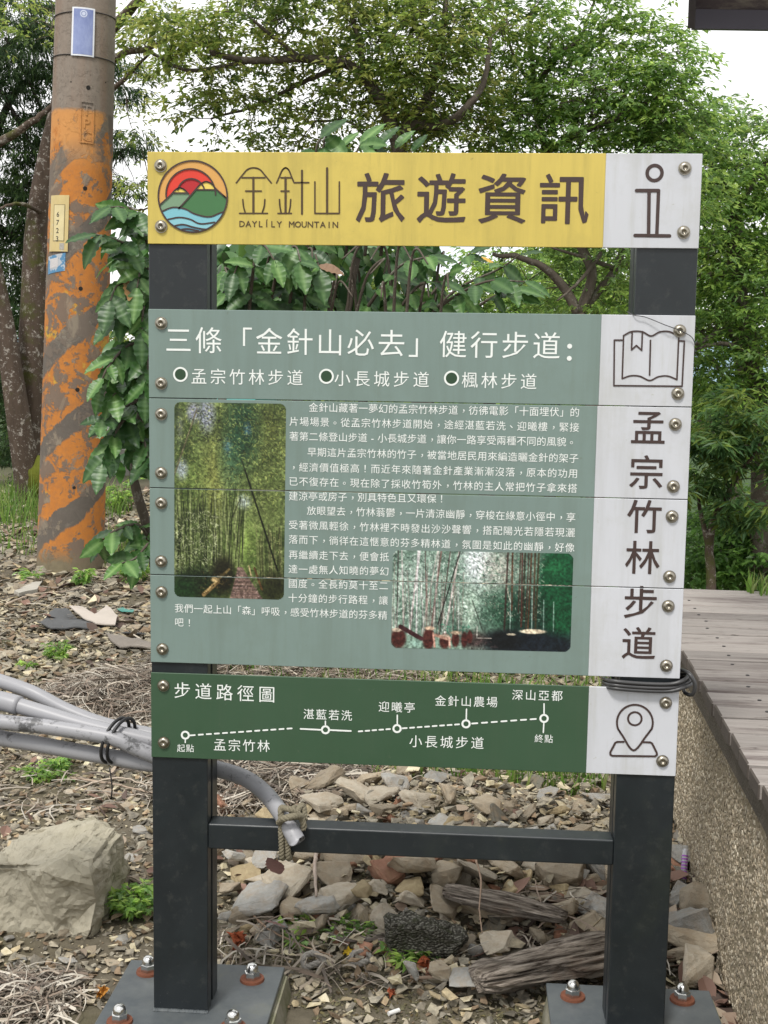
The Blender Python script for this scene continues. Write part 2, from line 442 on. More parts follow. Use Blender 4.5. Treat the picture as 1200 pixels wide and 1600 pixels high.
# heading, list, body text
g = Geo(); text_line(g, '三條「金針山必去」健行步道', (279, 531), (854, 540), 43, .004)
text_line(g, ':', (890, 542), (890, 542), 52, .014)
text_line(g, '孟宗竹林步道', (311, 588), (461, 590), 25.5, .006); text_line(g, '小長城步道', (535, 591), (658, 593), 25.5, .006)
text_line(g, '楓林步道', (734, 593.5), (826, 596), 25.5, .006)
for c in ((282, 585), (510, 588), (705.5, 591)): ring(g, c, 8.6*PXM, 11.4*PXM)
LINES = [('金針山藏著一夢幻的孟宗竹林步道，彷彿電影「十面埋伏」的', (490, 636.5), (898, 644)),
 ('片場場景。從孟宗竹林步道開始，途經湛藍若洗、迎曦樓，緊接', (459.5, 658.5), (897.5, 667.5)),
 ('著第二條登山步道-小長城步道，讓你一路享受兩種不同的風貌。', (459.5, 681.5), (893, 690.5)),
 ('早期這片孟宗竹林的竹子，被當地居民用來編造曬金針的架子', (487.5, 706.2), (896.5, 716)),
 ('，經濟價值極高！而近年來隨著金針產業漸漸沒落，原本的功用', (458.5, 729.5), (895.5, 739.7)),
 ('已不復存在。現在除了採收竹筍外，竹林的主人常把竹子拿來搭', (458.5, 752), (894.5, 762.8)),
 ('建涼亭或房子，別具特色且又環保！', (458.5, 775), (690, 779.2)),
 ('放眼望去，竹林蓊鬱，一片清涼幽靜，穿梭在綠意小徑中，享', (486.7, 797.7), (892, 808)),
 ('受著微風輕徐，竹林裡不時發出沙沙聲響，搭配陽光若隱若現灑', (458.3, 820), (891, 832)),
 ('落而下，徜徉在這愜意的芬多精林道，氛圍是如此的幽靜，好像', (458.3, 842.7), (890.5, 855.4)),
 ('再繼續走下去，便會抵', (458.3, 866.5), (600.7, 870)), ('達一處無人知曉的夢幻', (458, 889), (600.5, 892.5)),
 ('國度。全長約莫十至二', (457.7, 911.7), (599.5, 915)), ('十分鐘的步行路程，讓', (457.5, 934), (599, 938)),
 ('我們一起上山「森」呼吸，感受竹林步道的芬多精', (280, 950), (598, 961.3)), ('吧！', (280, 972), (296, 973))]
for t, a, b in LINES: text_line(g, t, a, b, 15.0, .006)
printed('lettering', g, MAT['ink_white'])
MAT['dot'] = simple('dark_green_ink', srgb(40, 68, 44), .5, bump=0)
for c in ((282, 585), (510, 588), (705.5, 591)):
    g = Geo(); disc(g, c, 8.6*PXM, y=-.0005); printed('list_dot', g, MAT['dot'])
# book symbol, vertical title
g = Geo(); h7 = lambda u, v: (920+u*.3622, 480+v*.3622); w = 6.6*.3622*PXM
for p in ([(143, 142), (110, 142), (108, 338), (402, 341), (412, 146), (388, 145)],
          sm([(150, 122), (185, 105), (230, 106), (268, 124), (305, 107), (345, 105), (388, 124)]), [(150, 122), (144, 308)], [(388, 124), (380, 312)],
          sm([(144, 308), (180, 296), (220, 298), (262, 316), (300, 300), (340, 297), (380, 312)]), [(266, 143), (262, 293)],
          [(187, 104), (184, 184), (205, 165), (228, 186), (231, 105)]): stroke(g, [h7(*q) for q in p], w)
printed('book_symbol', g, MAT['ink'], (1,))
for ch, c in zip('孟宗竹林步道', ((1013, 668), (1010, 738), (1007, 807), (1004, 871), (1001, 941), (998, 1005))):
    g = Geo(); text_line(g, ch, c, c, 54, .0085); printed('lettering', g, MAT['ink'], (1, 2, 3, 4))
# trail map
g = Geo(); h8 = lambda u, v: (220+u*.3667, 1040+v*.3667); h9 = lambda u, v: (640+u*.3833, 1040+v*.3833)
text_line(g, '步道路徑圖', (285, 1078.5), (417, 1084.7), 28, .004)
for t, a, b, s in (('起點', (283, 1168.7), (297, 1169), 13.5), ('孟宗竹林', (343.6, 1163.6), (412, 1165.4), 21), ('湛藍若洗', (482.5, 1115.5), (541.6, 1117.7), 18),
                   ('迎曦亭', (600, 1104), (640, 1105.3), 18), ('小長城步道', (649.6, 1158), (746, 1160.7), 21), ('金針山農場', (688.3, 1094.8), (768.8, 1096.7), 18),
                   ('深山亞都', (808.7, 1085.6), (870.4, 1087), 18), ('終點', (842, 1153.8), (857.3, 1154.2), 14)): text_line(g, t, a, b, s, .007)
wl = 2.6*PXM
nodes = [h8(190, 296), h8(787, 273), h8(1092, 268), h9(230, 237), h9(548, 215)]
for n_ in nodes: ring(g, n_, 4.1*PXM, 7.2*PXM)
stroke(g, [h8(190, 317), h8(190, 327)], wl*.8)
stroke(g, [h8(787, 236), h8(787, 252)], wl*.8); stroke(g, [h8(1093, 211), h8(1093, 248)], wl*.8)
stroke(g, [h9(232, 177), h9(231, 217)], wl*.8); stroke(g, [h9(548, 155), h9(548, 195)], wl*.8); stroke(g, [h9(547, 235), h9(545, 272)], wl*.8)
stroke(g, [h8(681, 269), h8(767, 273)], wl); stroke(g, [h8(807, 274), h8(895, 278)], wl)
def dashes(a, b, n):
    a = np.array(a); b = np.array(b)
    for i in range(n): stroke(g, [tuple(a+(b-a)*(i+.12)/n), tuple(a+(b-a)*(i+.66)/n)], wl)
dashes(h8(208, 297), h8(655, 266), 13); dashes(h8(925, 280), h8(1072, 269), 5); dashes(h8(1112, 267), h9(212, 238), 8); dashes(h9(250, 236), h9(528, 216), 7)
printed('lettering', g, MAT['ink_white'], (5,))
g = Geo(); w = 8*.3833*PXM; C0 = (918, 232); Rr = 73
arc = [(C0[0]+Rr*math.cos(t), C0[1]-Rr*1.0*math.sin(t)) for t in np.linspace(R(-20), R(200), 30)]
stroke(g, [h9(*p) for p in arc], w); stroke(g, [h9(*p) for p in sm([arc[0], (965, 285), (913, 345), (868, 285), arc[-1]])], w)
ring(g, h9(918, 216), 23*.3833*PXM, 31*.3833*PXM)
stroke(g, [h9(*p) for p in [(872, 310), (846, 310), (838, 314), (818, 352), (818, 362), (826, 367), (1000, 369), (1008, 363), (1007, 354), (988, 316), (980, 312), (947, 311)]], w)
printed('map_pin_symbol', g, MAT['ink'], (5,))

# printed photographs: a fine sheet of painted cells
def canvas(w, h): return np.zeros((h, w, 3))
def vn(w, h, sx, sy, seed, oct=4):
    r = np.random.default_rng(seed); out = np.zeros((h, w)); amp = 1; tot = 0
    for o in range(oct):
        gw, gh = int(sx*2**o)+2, int(sy*2**o)+2; G = r.random((gh, gw))
        x = np.linspace(0, gw-1.001, w); y = np.linspace(0, gh-1.001, h)
        xi = x.astype(int); yi = y.astype(int); fx = (x-xi)[None]; fy = (y-yi)[:, None]
        fx = fx*fx*(3-2*fx); fy = fy*fy*(3-2*fy)
        a = G[yi][:, xi]; b = G[yi][:, xi+1]; c = G[yi+1][:, xi]; d = G[yi+1][:, xi+1]
        out += amp*((a*(1-fx)+b*fx)*(1-fy)+(c*(1-fx)+d*fx)*fy); tot += amp; amp *= .62
    return out/tot
def cline(A, x0, y0, x1, y1, wpx, c, al=1.0):
    h, w, _ = A.shape; x0 *= w; x1 *= w; y0 *= h; y1 *= h
    m = wpx+2; xa, xb = int(max(0, min(x0, x1)-m)), int(min(w, max(x0, x1)+m)); ya, yb = int(max(0, min(y0, y1)-m)), int(min(h, max(y0, y1)+m))
    if xa >= xb or ya >= yb: return
    Y, X = np.mgrid[ya:yb, xa:xb]; dx, dy = x1-x0, y1-y0
    t = np.clip(((X-x0)*dx+(Y-y0)*dy)/(dx*dx+dy*dy+1e-9), 0, 1)
    d = np.hypot(X-x0-t*dx, Y-y0-t*dy); k = (np.clip(wpx/2+.5-d, 0, 1)*al)[..., None]
    A[ya:yb, xa:xb] = A[ya:yb, xa:xb]*(1-k)+np.array(c)*k
def blob(A, x, y, rx, ry, c, al=1.0, soft=1.0):
    h, w, _ = A.shape; Y, X = np.mgrid[0:h, 0:w]
    d = np.hypot((X/w-x)/rx, (Y/h-y)/ry); k = (np.clip((1-d)/soft, 0, 1)*al)[..., None]; A[:] = A*(1-k)+np.array(c)*k
def leaves2d(A, n, box_, cols, ln, r, wd=1.1):
    for _ in range(n):
        x = r.uniform(box_[0], box_[1]); y = r.uniform(box_[2], box_[3]); a = r.uniform(-.4, 2.6); l = ln*r.uniform(.5, 1.3)
        h, w, _ = A.shape; l *= .55; cline(A, x, y, x+math.cos(a)*l/w, y+math.sin(a)*l/h, wd*.8, cols[r.integers(len(cols))], .72)
def photo1():
    w, h = 190, 334; A = canvas(w, h); r = np.random.default_rng(3)
    n = vn(w, h, 7, 12, 1, 5)[..., None]; A[:] = np.array([40, 56, 26])*(1-n)+np.array([118, 132, 74])*n*1.15
    blob(A, .36, .40, .17, .34, (164, 164, 82), .6, .8); blob(A, .16, .40, .2, .2, (122, 146, 66), .55)
    blob(A, .62, .14, .22, .26, (36, 72, 52), .85, .7); blob(A, .86, .12, .2, .18, (88, 92, 42), .6); blob(A, .5, .3, .14, .2, (64, 108, 84), .6)
    blob(A, .29, .06, .10, .12, (160, 164, 192), .8, .6); blob(A, .17, .05, .08, .07, (150, 150, 180), .8, .6); blob(A, .07, .34, .07, .07, (166, 176, 190), .8, .6)
    blob(A, .05, .13, .05, .12, (120, 120, 126), .6); blob(A, .63, .5, .09, .05, (192, 206, 206), .8, .7); blob(A, .66, .13, .05, .05, (84, 124, 168), .6); blob(A, .48, .22, .05, .06, (90, 140, 170), .6)
    blob(A, .85, .45, .22, .25, (128, 138, 72), .5); blob(A, .62, .72, .22, .17, (142, 168, 78), .8, .8); blob(A, .72, .8, .14, .08, (76, 98, 44), .7)
    leaves2d(A, 1900, (0, 1, 0, .5), [(54, 64, 26), (178, 184, 96), (96, 118, 52), (30, 44, 22), (150, 170, 100)], 8, r)
    leaves2d(A, 130, (.2, .42, .02, .2), [(24, 26, 30), (34, 40, 28)], 7, r)
    leaves2d(A, 160, (.6, .98, .05, .3), [(30, 34, 16), (130, 136, 60)], 8, r)
    for _ in range(150):
        x = r.uniform(.0, .62); t = r.uniform(-.06, .07); y0 = r.uniform(.42, .6); c = [(44, 54, 26), (96, 110, 62), (150, 158, 104), (34, 42, 22)][r.integers(4)]
        cline(A, x+t, y0, x, r.uniform(.7, .95), r.uniform(.7, 1.7), c, .75)
    for _ in range(34):
        x = r.uniform(.74, 1.0); cline(A, x, r.uniform(.6, .7), x+.02, .92, 1.0, [(52, 56, 30), (146, 142, 96)][r.integers(2)], .7)
    leaves2d(A, 800, (.0, .4, .55, .98), [(176, 184, 138), (120, 134, 84), (60, 74, 40), (198, 202, 160)], 9, r)
    leaves2d(A, 260, (.65, 1, .42, .85), [(170, 178, 110), (70, 84, 44), (110, 126, 66)], 7, r)
    blob(A, .22, .93, .36, .11, (30, 44, 24), .85, .5); blob(A, .45, .88, .14, .13, (36, 34, 22), .9, .5); blob(A, .9, .94, .16, .1, (44, 46, 26), .85, .5); blob(A, .08, .97, .16, .1, (34, 66, 34), .8, .6)
    for k in range(30):
        y = .84+k*.0055; hw = .02+.13*(k/30.)**1.1; cx = .6+.06*(k/30.); sh = r.uniform(.7, 1.1); cline(A, cx-hw, y, cx+hw, y, 2.2, (134*sh, 104*sh, 98*sh), .9)
    leaves2d(A, 60, (.52, .78, .87, 1), [(196, 166, 158), (70, 46, 40), (100, 74, 66)], 6, r)
    cline(A, .27, .985, .40, .915, 7, (132, 106, 62)); cline(A, .28, .975, .40, .905, 2.5, (176, 148, 96)); cline(A, .40, .905, .5, .85, 4, (104, 88, 52)); blob(A, .37, .905, .045, .018, (184, 156, 104), 1, .5); leaves2d(A, 90, (.24, .5, .86, .98), [(60, 48, 28), (120, 98, 56)], 6, r)
    cline(A, .68, .83, .70, .88, 2.2, (186, 164, 116)); cline(A, .73, .84, .80, .95, 3.5, (96, 70, 40))
    cline(A, .0, .37, .2, .04, 2.2, (76, 70, 50)); cline(A, .005, .36, .205, .03, 1.0, (140, 132, 98)); cline(A, .64, .34, .94, .85, 2.8, (26, 30, 18)); cline(A, .61, .29, .65, .36, 1.5, (40, 44, 26))
    cline(A, .60, .48, .50, .62, 1.4, (50, 54, 30)); return A
def photo2():
    w, h = 290, 157; A = canvas(w, h); r = np.random.default_rng(5)
    n = vn(w, h, 9, 5, 2, 5)[..., None]; A[:] = np.array([66, 92, 78])*(1-n)+np.array([160, 186, 168])*n*1.05
    blob(A, .47, .1, .11, .35, (226, 232, 236), .95, .7); blob(A, .14, .27, .16, .3, (190, 206, 196), .5, .8); blob(A, .58, .18, .12, .3, (196, 186, 176), .7, .8); blob(A, .44, .6, .07, .35, (176, 196, 176), .7, .8)
    leaves2d(A, 1900, (0, .6, 0, .7), [(70, 108, 86), (196, 214, 200), (44, 74, 58), (120, 156, 134), (228, 236, 230)], 6, r)
    blob(A, .66, .6, .2, .3, (44, 84, 62), .85, .6); blob(A, .93, .4, .15, .7, (22, 84, 50), .95, .35); blob(A, .9, .15, .09, .12, (44, 128, 74), .6)
    blob(A, .76, .7, .16, .45, (24, 52, 42), .8, .6)
    leaves2d(A, 800, (.5, .84, .05, .7), [(58, 104, 78), (28, 54, 42), (120, 150, 130), (186, 176, 160)], 6, r)
    for x, t, c, wd in ((.07, .02, (196, 188, 184), 2), (.1, -.05, (208, 200, 200), 3.4), (.03, 0, (70, 62, 60), 2), (.14, .0, (210, 204, 204), 2), (.22, -.05, (120, 88, 82), 3), (.235, -.02, (200, 186, 180), 1.6),
                        (.2, .02, (90, 70, 66), 1.5), (.30, -.07, (206, 190, 184), 3), (.27, -.05, (86, 64, 60), 2), (.17, -.08, (196, 184, 176), 1.6)):
        cline(A, x-t, .0, x, .85, wd, c, .85)
    for _ in range(44):
        x = r.uniform(0, .42); cline(A, x+r.uniform(-.03, .03), r.uniform(.1, .6), x, .85, 1, [(220, 214, 210), (52, 56, 50), (140, 110, 104)][r.integers(3)], .6)
    cline(A, .375, .0, .26, .75, 1.8, (30, 30, 28)); cline(A, .45, .5, .51, .8, 1.4, (70, 80, 70)); cline(A, .62, .25, .66, .5, 1.2, (196, 190, 170))
    for x in (.64, .665, .71, .735, .755, .77, .79, .81, .72): cline(A, x, .0, x+r.uniform(-.01, .01), r.uniform(.55, .85), r.uniform(1.2, 3), (58+r.uniform(0, 40), 44+r.uniform(0, 20), 40), .85)
    for x in (.845, .9, .78, .66): cline(A, x, r.uniform(.35, .6), x+.003, .8, 1.4, (176, 196, 186), .7)
    blob(A, .8, .95, .36, .2, (28, 34, 46), .9, .5); blob(A, .62, .9, .14, .14, (26, 30, 34), .95, .5); blob(A, .46, .9, .1, .12, (66, 46, 46), .8, .6)
    blob(A, .79, .80, .085, .028, (214, 196, 166), 1, .3); blob(A, .67, .835, .03, .012, (190, 176, 150), .9, .3)
    leaves2d(A, 50, (.26, .46, .74, .82), [(40, 130, 96), (30, 90, 70)], 8, r)
    for x, y, rx, ry in ((.04, .9, .05, .12), (.21, .9, .04, .13), (.3, .92, .035, .09), (.36, .9, .025, .09), (.41, .9, .02, .09), (.44, .87, .018, .08)): blob(A, x, y, rx, ry, (84, 42, 38), .97, .3)
    for x, y, c in ((.03, .815, (206, 184, 160)), (.215, .79, (200, 168, 140)), (.30, .87, (206, 184, 160)), (.36, .83, (176, 150, 124))): blob(A, x, y, .035, .025, c, 1, .4)
    cline(A, .05, .78, .17, .90, 7, (74, 42, 46)); cline(A, .25, .86, .33, .9, 5, (178, 136, 116)); cline(A, .235, .84, .245, .98, 3, (206, 150, 130)); cline(A, .325, .88, .33, .98, 3, (206, 160, 140)); blob(A, .14, .95, .05, .06, (150, 190, 176), .8)
    cline(A, .48, .88, .56, .88, 1.2, (170, 160, 150)); cline(A, .48, .76, .48, .88, 1.2, (190, 186, 176)); leaves2d(A, 30, (.44, .6, .88, 1), [(110, 84, 84), (40, 28, 30)], 6, r); return A
MAT['print'] = None
pm = M('printed_photo', .38, .45); pm.base(pm.attr()); MAT['print'] = pm.m
def photo_sheet(A, quad, rad):
    h, w, _ = A.shape; gn = vn(w, h, w/3., h/3., 9, 2)[..., None]; A = A*(.62+.76*gn); A = 128+(A-128)*1.12-6; A = A.mean(-1, keepdims=True)*.22+A*.78; A = np.clip(A/255., 0, 1); A = np.where(A <= .04045, A/12.92, ((A+.055)/1.055)**2.4)
    q = [np.array(S(*p)) for p in quad]; u = (np.arange(w+1)/w); v = (np.arange(h+1)/h); U, Vv = np.meshgrid(u, v)
    P = (q[0]*((1-U)*(1-Vv))[..., None]+q[1]*(U*(1-Vv))[..., None]+q[2]*(U*Vv)[..., None]+q[3]*((1-U)*Vv)[..., None])
    V = np.stack([P[..., 0], np.full(U.shape, -.0004), P[..., 1]], -1).reshape(-1, 3)
    i, j = np.mgrid[0:h, 0:w]; a = i*(w+1)+j; F = np.stack([a, a+w+1, a+w+2, a+1], -1)
    W_, H_ = np.linalg.norm(q[1]-q[0]), np.linalg.norm(q[3]-q[0]); rr = rad*PXM
    X = (j+.5)/w*W_; Y = (i+.5)/h*H_; cx = np.clip(X, rr, W_-rr); cy = np.clip(Y, rr, H_-rr); keep = np.hypot(X-cx, Y-cy) <= rr
    Ac = np.zeros((h+1, w+1, 3)); Ac[:h, :w] = A; Ac[h, :w] = A[-1]; Ac[:, w] = Ac[:, w-1]
    me = make_mesh('printed_photo', V, F[keep], MAT['print'], Ac.reshape(-1, 3))
    Zs = V[:, 2]
    for k, b in enumerate(BOARDS):
        if Zs.max() <= b[2] or Zs.min() >= b[1]: continue
        m2 = clip_z(me, b[2]+.0003, b[1]-.0003)
        if len(m2.polygons): ART[k].append(('printed_photo', m2))
photo_sheet(photo1(), [(272.5, 628), (447, 631), (443.5, 937), (272.5, 932)], 10)
photo_sheet(photo2(), [(614, 859.5), (896, 865), (891, 1018.5), (611, 1012)], 10)

# the boards: 4 mm sheets, coloured field and white field side by side on one board
for k, (nm, zt, zb, colr, sp) in enumerate(BOARDS):
    sx = (S(sp[0], sp[1])[0]+S(sp[2], sp[3])[0])/2
    bo = bevel_box(nm, (0, sx, 0, .004, zb, zt), MAT[colr], .0007, 1)
    wo_ = bevel_box('white_panel_end', (sx+.00005, .95, 0, .004, zb, zt), MAT['white'], .0007, 1)
    bo['label'] = PARTLAB[k]; local(bo); wo_.parent = bo
    bo.name = nm
    for an, me in ART[k]:
        a = bpy.data.objects.new(an, me); COL.objects.link(a); a.parent = bo

# posts, crossbar, plates
for px in (0.0, .95-.1035):
    local(bevel_box('front_post', (px, px+.1035, .0045, .034, .06, ZT-.004), MAT['steel'], .002, 2))
    local(bevel_box('rear_post', (px+.001, px+.1025, .052, .098, .06, ZT-.02), MAT['steel'], .002, 2))
zc = S(640, 1302)[1]
cbz1 = at_y(640, 1300, .006)[2]; cbz0 = at_y(640, 1339.5, .006)[2]
local(bevel_box('crossbar', (.1036, .95-.1036, .006, .050, cbz0, cbz1), MAT['steel'], .003, 3))
# welds
def plate(corner_px, name):
    P = [at_z(px, py, .06) for px, py in corner_px]
    x0 = min(p[0] for p in P[:2]); x1 = max(p[0] for p in P[:2]); y1 = (P[0][1]+P[1][1])/2
    return x0, x1, y1
lx0, lx1, ly1 = plate([(205, 1499), (445, 1511)], 'l'); rx0, rx1, ry1 = plate([(853, 1536), (1108, 1547)], 'r')
def nut(x, y, z):
    g = Geo()
    th = np.linspace(0, 2*np.pi, 7)[:-1]+rng.random()
    prof = [(.0155, 0), (.0155, .013), (.0125, .0145)]
    for k in range(len(prof)-1):
        (r0, z0), (r1, z1) = prof[k], prof[k+1]; V = [(x+r0*math.cos(t), y+r0*math.sin(t), z+z0) for t in th]+[(x+r1*math.cos(t), y+r1*math.sin(t), z+z1) for t in th]
        j = np.arange(6); g.add(V, np.stack([j, (j+1) % 6, (j+1) % 6+6, j+6], 1))
    th = np.linspace(0, 2*np.pi, 20, endpoint=False); pr = [(.0122, .0135), (.0122, .019), (.0112, .0235), (.0085, .0275), (.0045, .0298), (.0001, .0304)]
    V = []; F = []
    for r0, z0 in pr: V += [(x+r0*math.cos(t), y+r0*math.sin(t), z+z0) for t in th]
    for k in range(len(pr)-1):
        j = np.arange(20); F.append(np.stack([j+20*k, (j+1) % 20+20*k, (j+1) % 20+20*k+20, j+20*k+20], 1))
    g2 = Geo(); g2.add(V, F)
    a = g.build('acorn_nut', MAT['nut']); local(a); b = g2.build('dome', MAT['nut'], a, smooth=True)
    g3 = Geo(); pr = [(.0001, .0), (.024, .0), (.0245, -.002), (.0235, -.004)]
    V, F = tube([(x, y, z-.0045), (x, y, z)], [.0245, .0235], 22); g3.add(V, F)
    local(g3.build('rusty_washer', MAT['rust']))
ZP = .06
for (x0, x1, y1, nuts, vis) in ((lx0, lx1, ly1, [(232, 1519), (394, 1531), (187, 1597), (364, 1606)], 1), (rx0, rx1, ry1, [(895, 1558), (1066, 1563)], 1)):
    yb = y1-.30 if x0 < .3 else y1-.30
    local(bevel_box('base_plate', (x0, x1, yb, y1, ZP-.010, ZP), MAT['plate'], .0015, 1))
    P = [at_z(px, py, ZP) for px, py in nuts]
    for p in P: nut(p[0], p[1], ZP+.0046)
    if x0 > .3:
        for p in P: nut(p[0]-.005, p[1]-.19, ZP+.0046)
# weld bead round the foot of the front posts
for px in (0.0, .95-.1035):
    g = Geo(); pts = []
    for t in np.linspace(0, 1, 60):
        pts.append((px-.001+t*.1055+rng.normal(0, .0004), .0035+rng.normal(0, .0005), ZP+.001))
    V, F = tube(pts, .0035+rng.random(60)*.0012, 6); g.add(V, F); local(g.build('weld_bead', MAT['plate']))

# bolts: button heads with a hex recess
def bolt_mesh():
    g = Geo(); n = 20; th = np.linspace(0, 2*np.pi, n, endpoint=False)
    pr = [(.0098, 0.0), (.0098, -.0018), (.0088, -.0038), (.0066, -.0052), (.0042, -.0055)]
    V = []; F = []
    for r0, y in pr: V += [(r0*math.cos(t), y, r0*math.sin(t)) for t in th]
    for k in range(len(pr)-1):
        j = np.arange(n); F.append(np.stack([j+n*k, (j+1) % n+n*k, (j+1) % n+n*k+n, j+n*k+n], 1))
    hx = np.round(th/(np.pi/3))*np.pi/3
    V += [(.0040*math.cos(t), -.0053, .0040*math.sin(t)) for t in th]+[(.0037*math.cos(t), -.0022, .0037*math.sin(t)) for t in th]
    for k in (4, 5):
        j = np.arange(n); F.append(np.stack([j+n*k, (j+1) % n+n*k, (j+1) % n+n*k+n, j+n*k+n], 1))
    F.append((np.arange(n)+6*n).reshape(1, n)); g.add(V, F); return g.mesh('bolt', MAT['boltm'], smooth=True)
BM = bolt_mesh()
WM_g = Geo(); V, F = tube([(0, 0, 0), (0, -.0009, 0)], [.0112, .0110], 22); WM_g.add(V, F); WM = WM_g.mesh('washer', MAT['boltm'])
for px, py in [(251, 259), (252, 354), (252, 505), (252, 599), (252, 647), (252, 739), (252, 786), (252, 877), (252.5, 925), (254, 1014), (255.5, 1071), (256, 1160),
               (1070, 263), (1068, 363), (1062, 517), (1059, 615), (1055, 663), (1052, 760), (1050, 807), (1046, 901), (1044, 947), (1041, 1040), (1040, 1098), (1035, 1189)]:
    x, z = S(px, py); a = link('bolt', BM, sign, (x-SO[0], -.0009-SO[1], z)); a.rotation_euler = (0, rng.random()*6, 0)
    b = link('washer', WM, a)

# ================================================================== the ground
def sstep(a, b, x): t = np.clip((x-a)/(b-a), 0, 1); return t*t*(3-2*t)
def gz(x, y):
    x = np.asarray(x, float); y = np.asarray(y, float)
    near = np.exp(-((x-.5)**2+(y-1)**2)/60)
    n = (.022*np.sin(2.1*x+.7)*np.sin(1.7*y+.3)+.012*np.sin(5.3*x+1.1*y)*np.sin(4.1*y-2.0*x+1)+.006*np.sin(13*x+3)*np.sin(11*y+x*4))*near
    mound = .10*np.exp(-((x-.62)/.55)**2-((y-.95)/.42)**2)+.05*np.exp(-((x-.1)/.6)**2-((y-1.6)/.5)**2)
    foot = -.02*np.exp(-((x-.5)**2)/.8-((y+.15)**2)/.12)
    left = .16*sstep(3.0, 8.0, y)*sstep(-.2, -1.6, x)
    slope = -5.5*sstep(9.5+np.clip(-x, 0, 4)*.8, 30, y)-2.2*sstep(2.2, 6.5, x)*sstep(.5, 4, y)-2.0*sstep(2.6, 6.5, y)*sstep(.9, 2.6, x)
    far = 6*sstep(150, 420, np.hypot(x, y))*(.55+.45*np.sin(x*.006+1.0)*np.cos(y*.004))
    return n+mound+foot+left+slope+far-.012
def axis(lo, hi, fine0, fine1, step, gr):
    a = list(np.arange(fine0, fine1, step)); s = step; v = a[-1]
    while v < hi: s *= gr; v += s; a.append(v)
    s = step; v = a[0]; b = []
    while v > lo: s *= gr; v -= s; b.append(v)
    return np.array(b[::-1]+a)
gx = axis(-900, 900, -1.6, 2.2, .035, 1.09); gy = axis(-60, 1500, -1.0, 3.4, .035, 1.075)
X, Y = np.meshgrid(gx, gy); Z = gz(X, Y)
V = np.stack([X, Y, Z], -1).reshape(-1, 3); nx, ny = len(gx), len(gy)
i, j = np.mgrid[0:ny-1, 0:nx-1]; a = i*nx+j; F = np.stack([a, a+1, a+nx+1, a+nx], -1).reshape(-1, 4)
def groundmat():
    m = M('gravelly_soil', .95, .2)
    n1 = m.noise(2.2, 7, .7); n2 = m.noise(26, 6, .7); v = m.voro(55)
    c = m.mix(n2, (.050, .042, .030), (.19, .165, .12))
    c = m.mix(m.ramp(n1, [(.48, 0.0), (.68, .8)]), c, (.10, .088, .045))
    c = m.mix(m.ramp(m.noise(1.1, 6, .7), [(.54, 0.0), (.66, .7)]), c, (.055, .075, .028))
    sep = m.N.new('ShaderNodeSeparateXYZ'); m.L.new(m.tc.outputs['Object'], sep.inputs[0])
    farf = m.ramp(m.math('MULTIPLY', sep.outputs[1], 1/30.), [(.30, 0.0), (.42, 1.0)])
    fo = m.mix(m.noise(.35, 8, .75), (.018, .040, .014), (.06, .10, .03))
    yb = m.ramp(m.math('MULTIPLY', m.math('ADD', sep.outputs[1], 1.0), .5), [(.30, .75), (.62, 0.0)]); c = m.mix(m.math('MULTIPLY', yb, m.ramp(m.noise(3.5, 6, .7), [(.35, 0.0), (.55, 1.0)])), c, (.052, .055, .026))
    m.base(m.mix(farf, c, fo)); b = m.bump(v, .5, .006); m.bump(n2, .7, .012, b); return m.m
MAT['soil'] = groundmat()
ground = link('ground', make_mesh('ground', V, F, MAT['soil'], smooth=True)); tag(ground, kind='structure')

# far ridge; distance haze is put into its bluish forest colour
def ridge(name, dist, h, seed, colr, az0, az1):
    az = np.linspace(R(az0), R(az1), 120); r = np.random.default_rng(seed); ph = r.random(6)*6
    H = h*(.62+.2*np.sin(az*5+ph[0])+.1*np.sin(az*13+ph[1])+.05*np.sin(az*29+ph[2])); g = Geo(); rows = []
    for k, t in enumerate(np.linspace(0, 1, 9)):
        d = dist*(1+.55*t); rows.append(np.stack([d*np.sin(az), d*np.cos(az), -8+(H+8)*np.sin(t*np.pi/2)*(1+.04*np.sin(az*40+t*9))], 1))
    V = np.concatenate(rows); n = 120; i, j = np.mgrid[0:8, 0:n-1]; a = i*n+j
    F = np.stack([a, a+1, a+n+1, a+n], -1).reshape(-1, 4)
    m = M(name+'_haze_tinted_forest', .95, .1); m.base(m.mix(m.noise(.02, 8, .7), colr, tuple(x*1.25 for x in colr))); return tag(link(name, make_mesh(name, V, F, m.m, smooth=True)), kind='structure')
ridge('hills', 700, 46, 4, (.20, .28, .34), -50, 50)

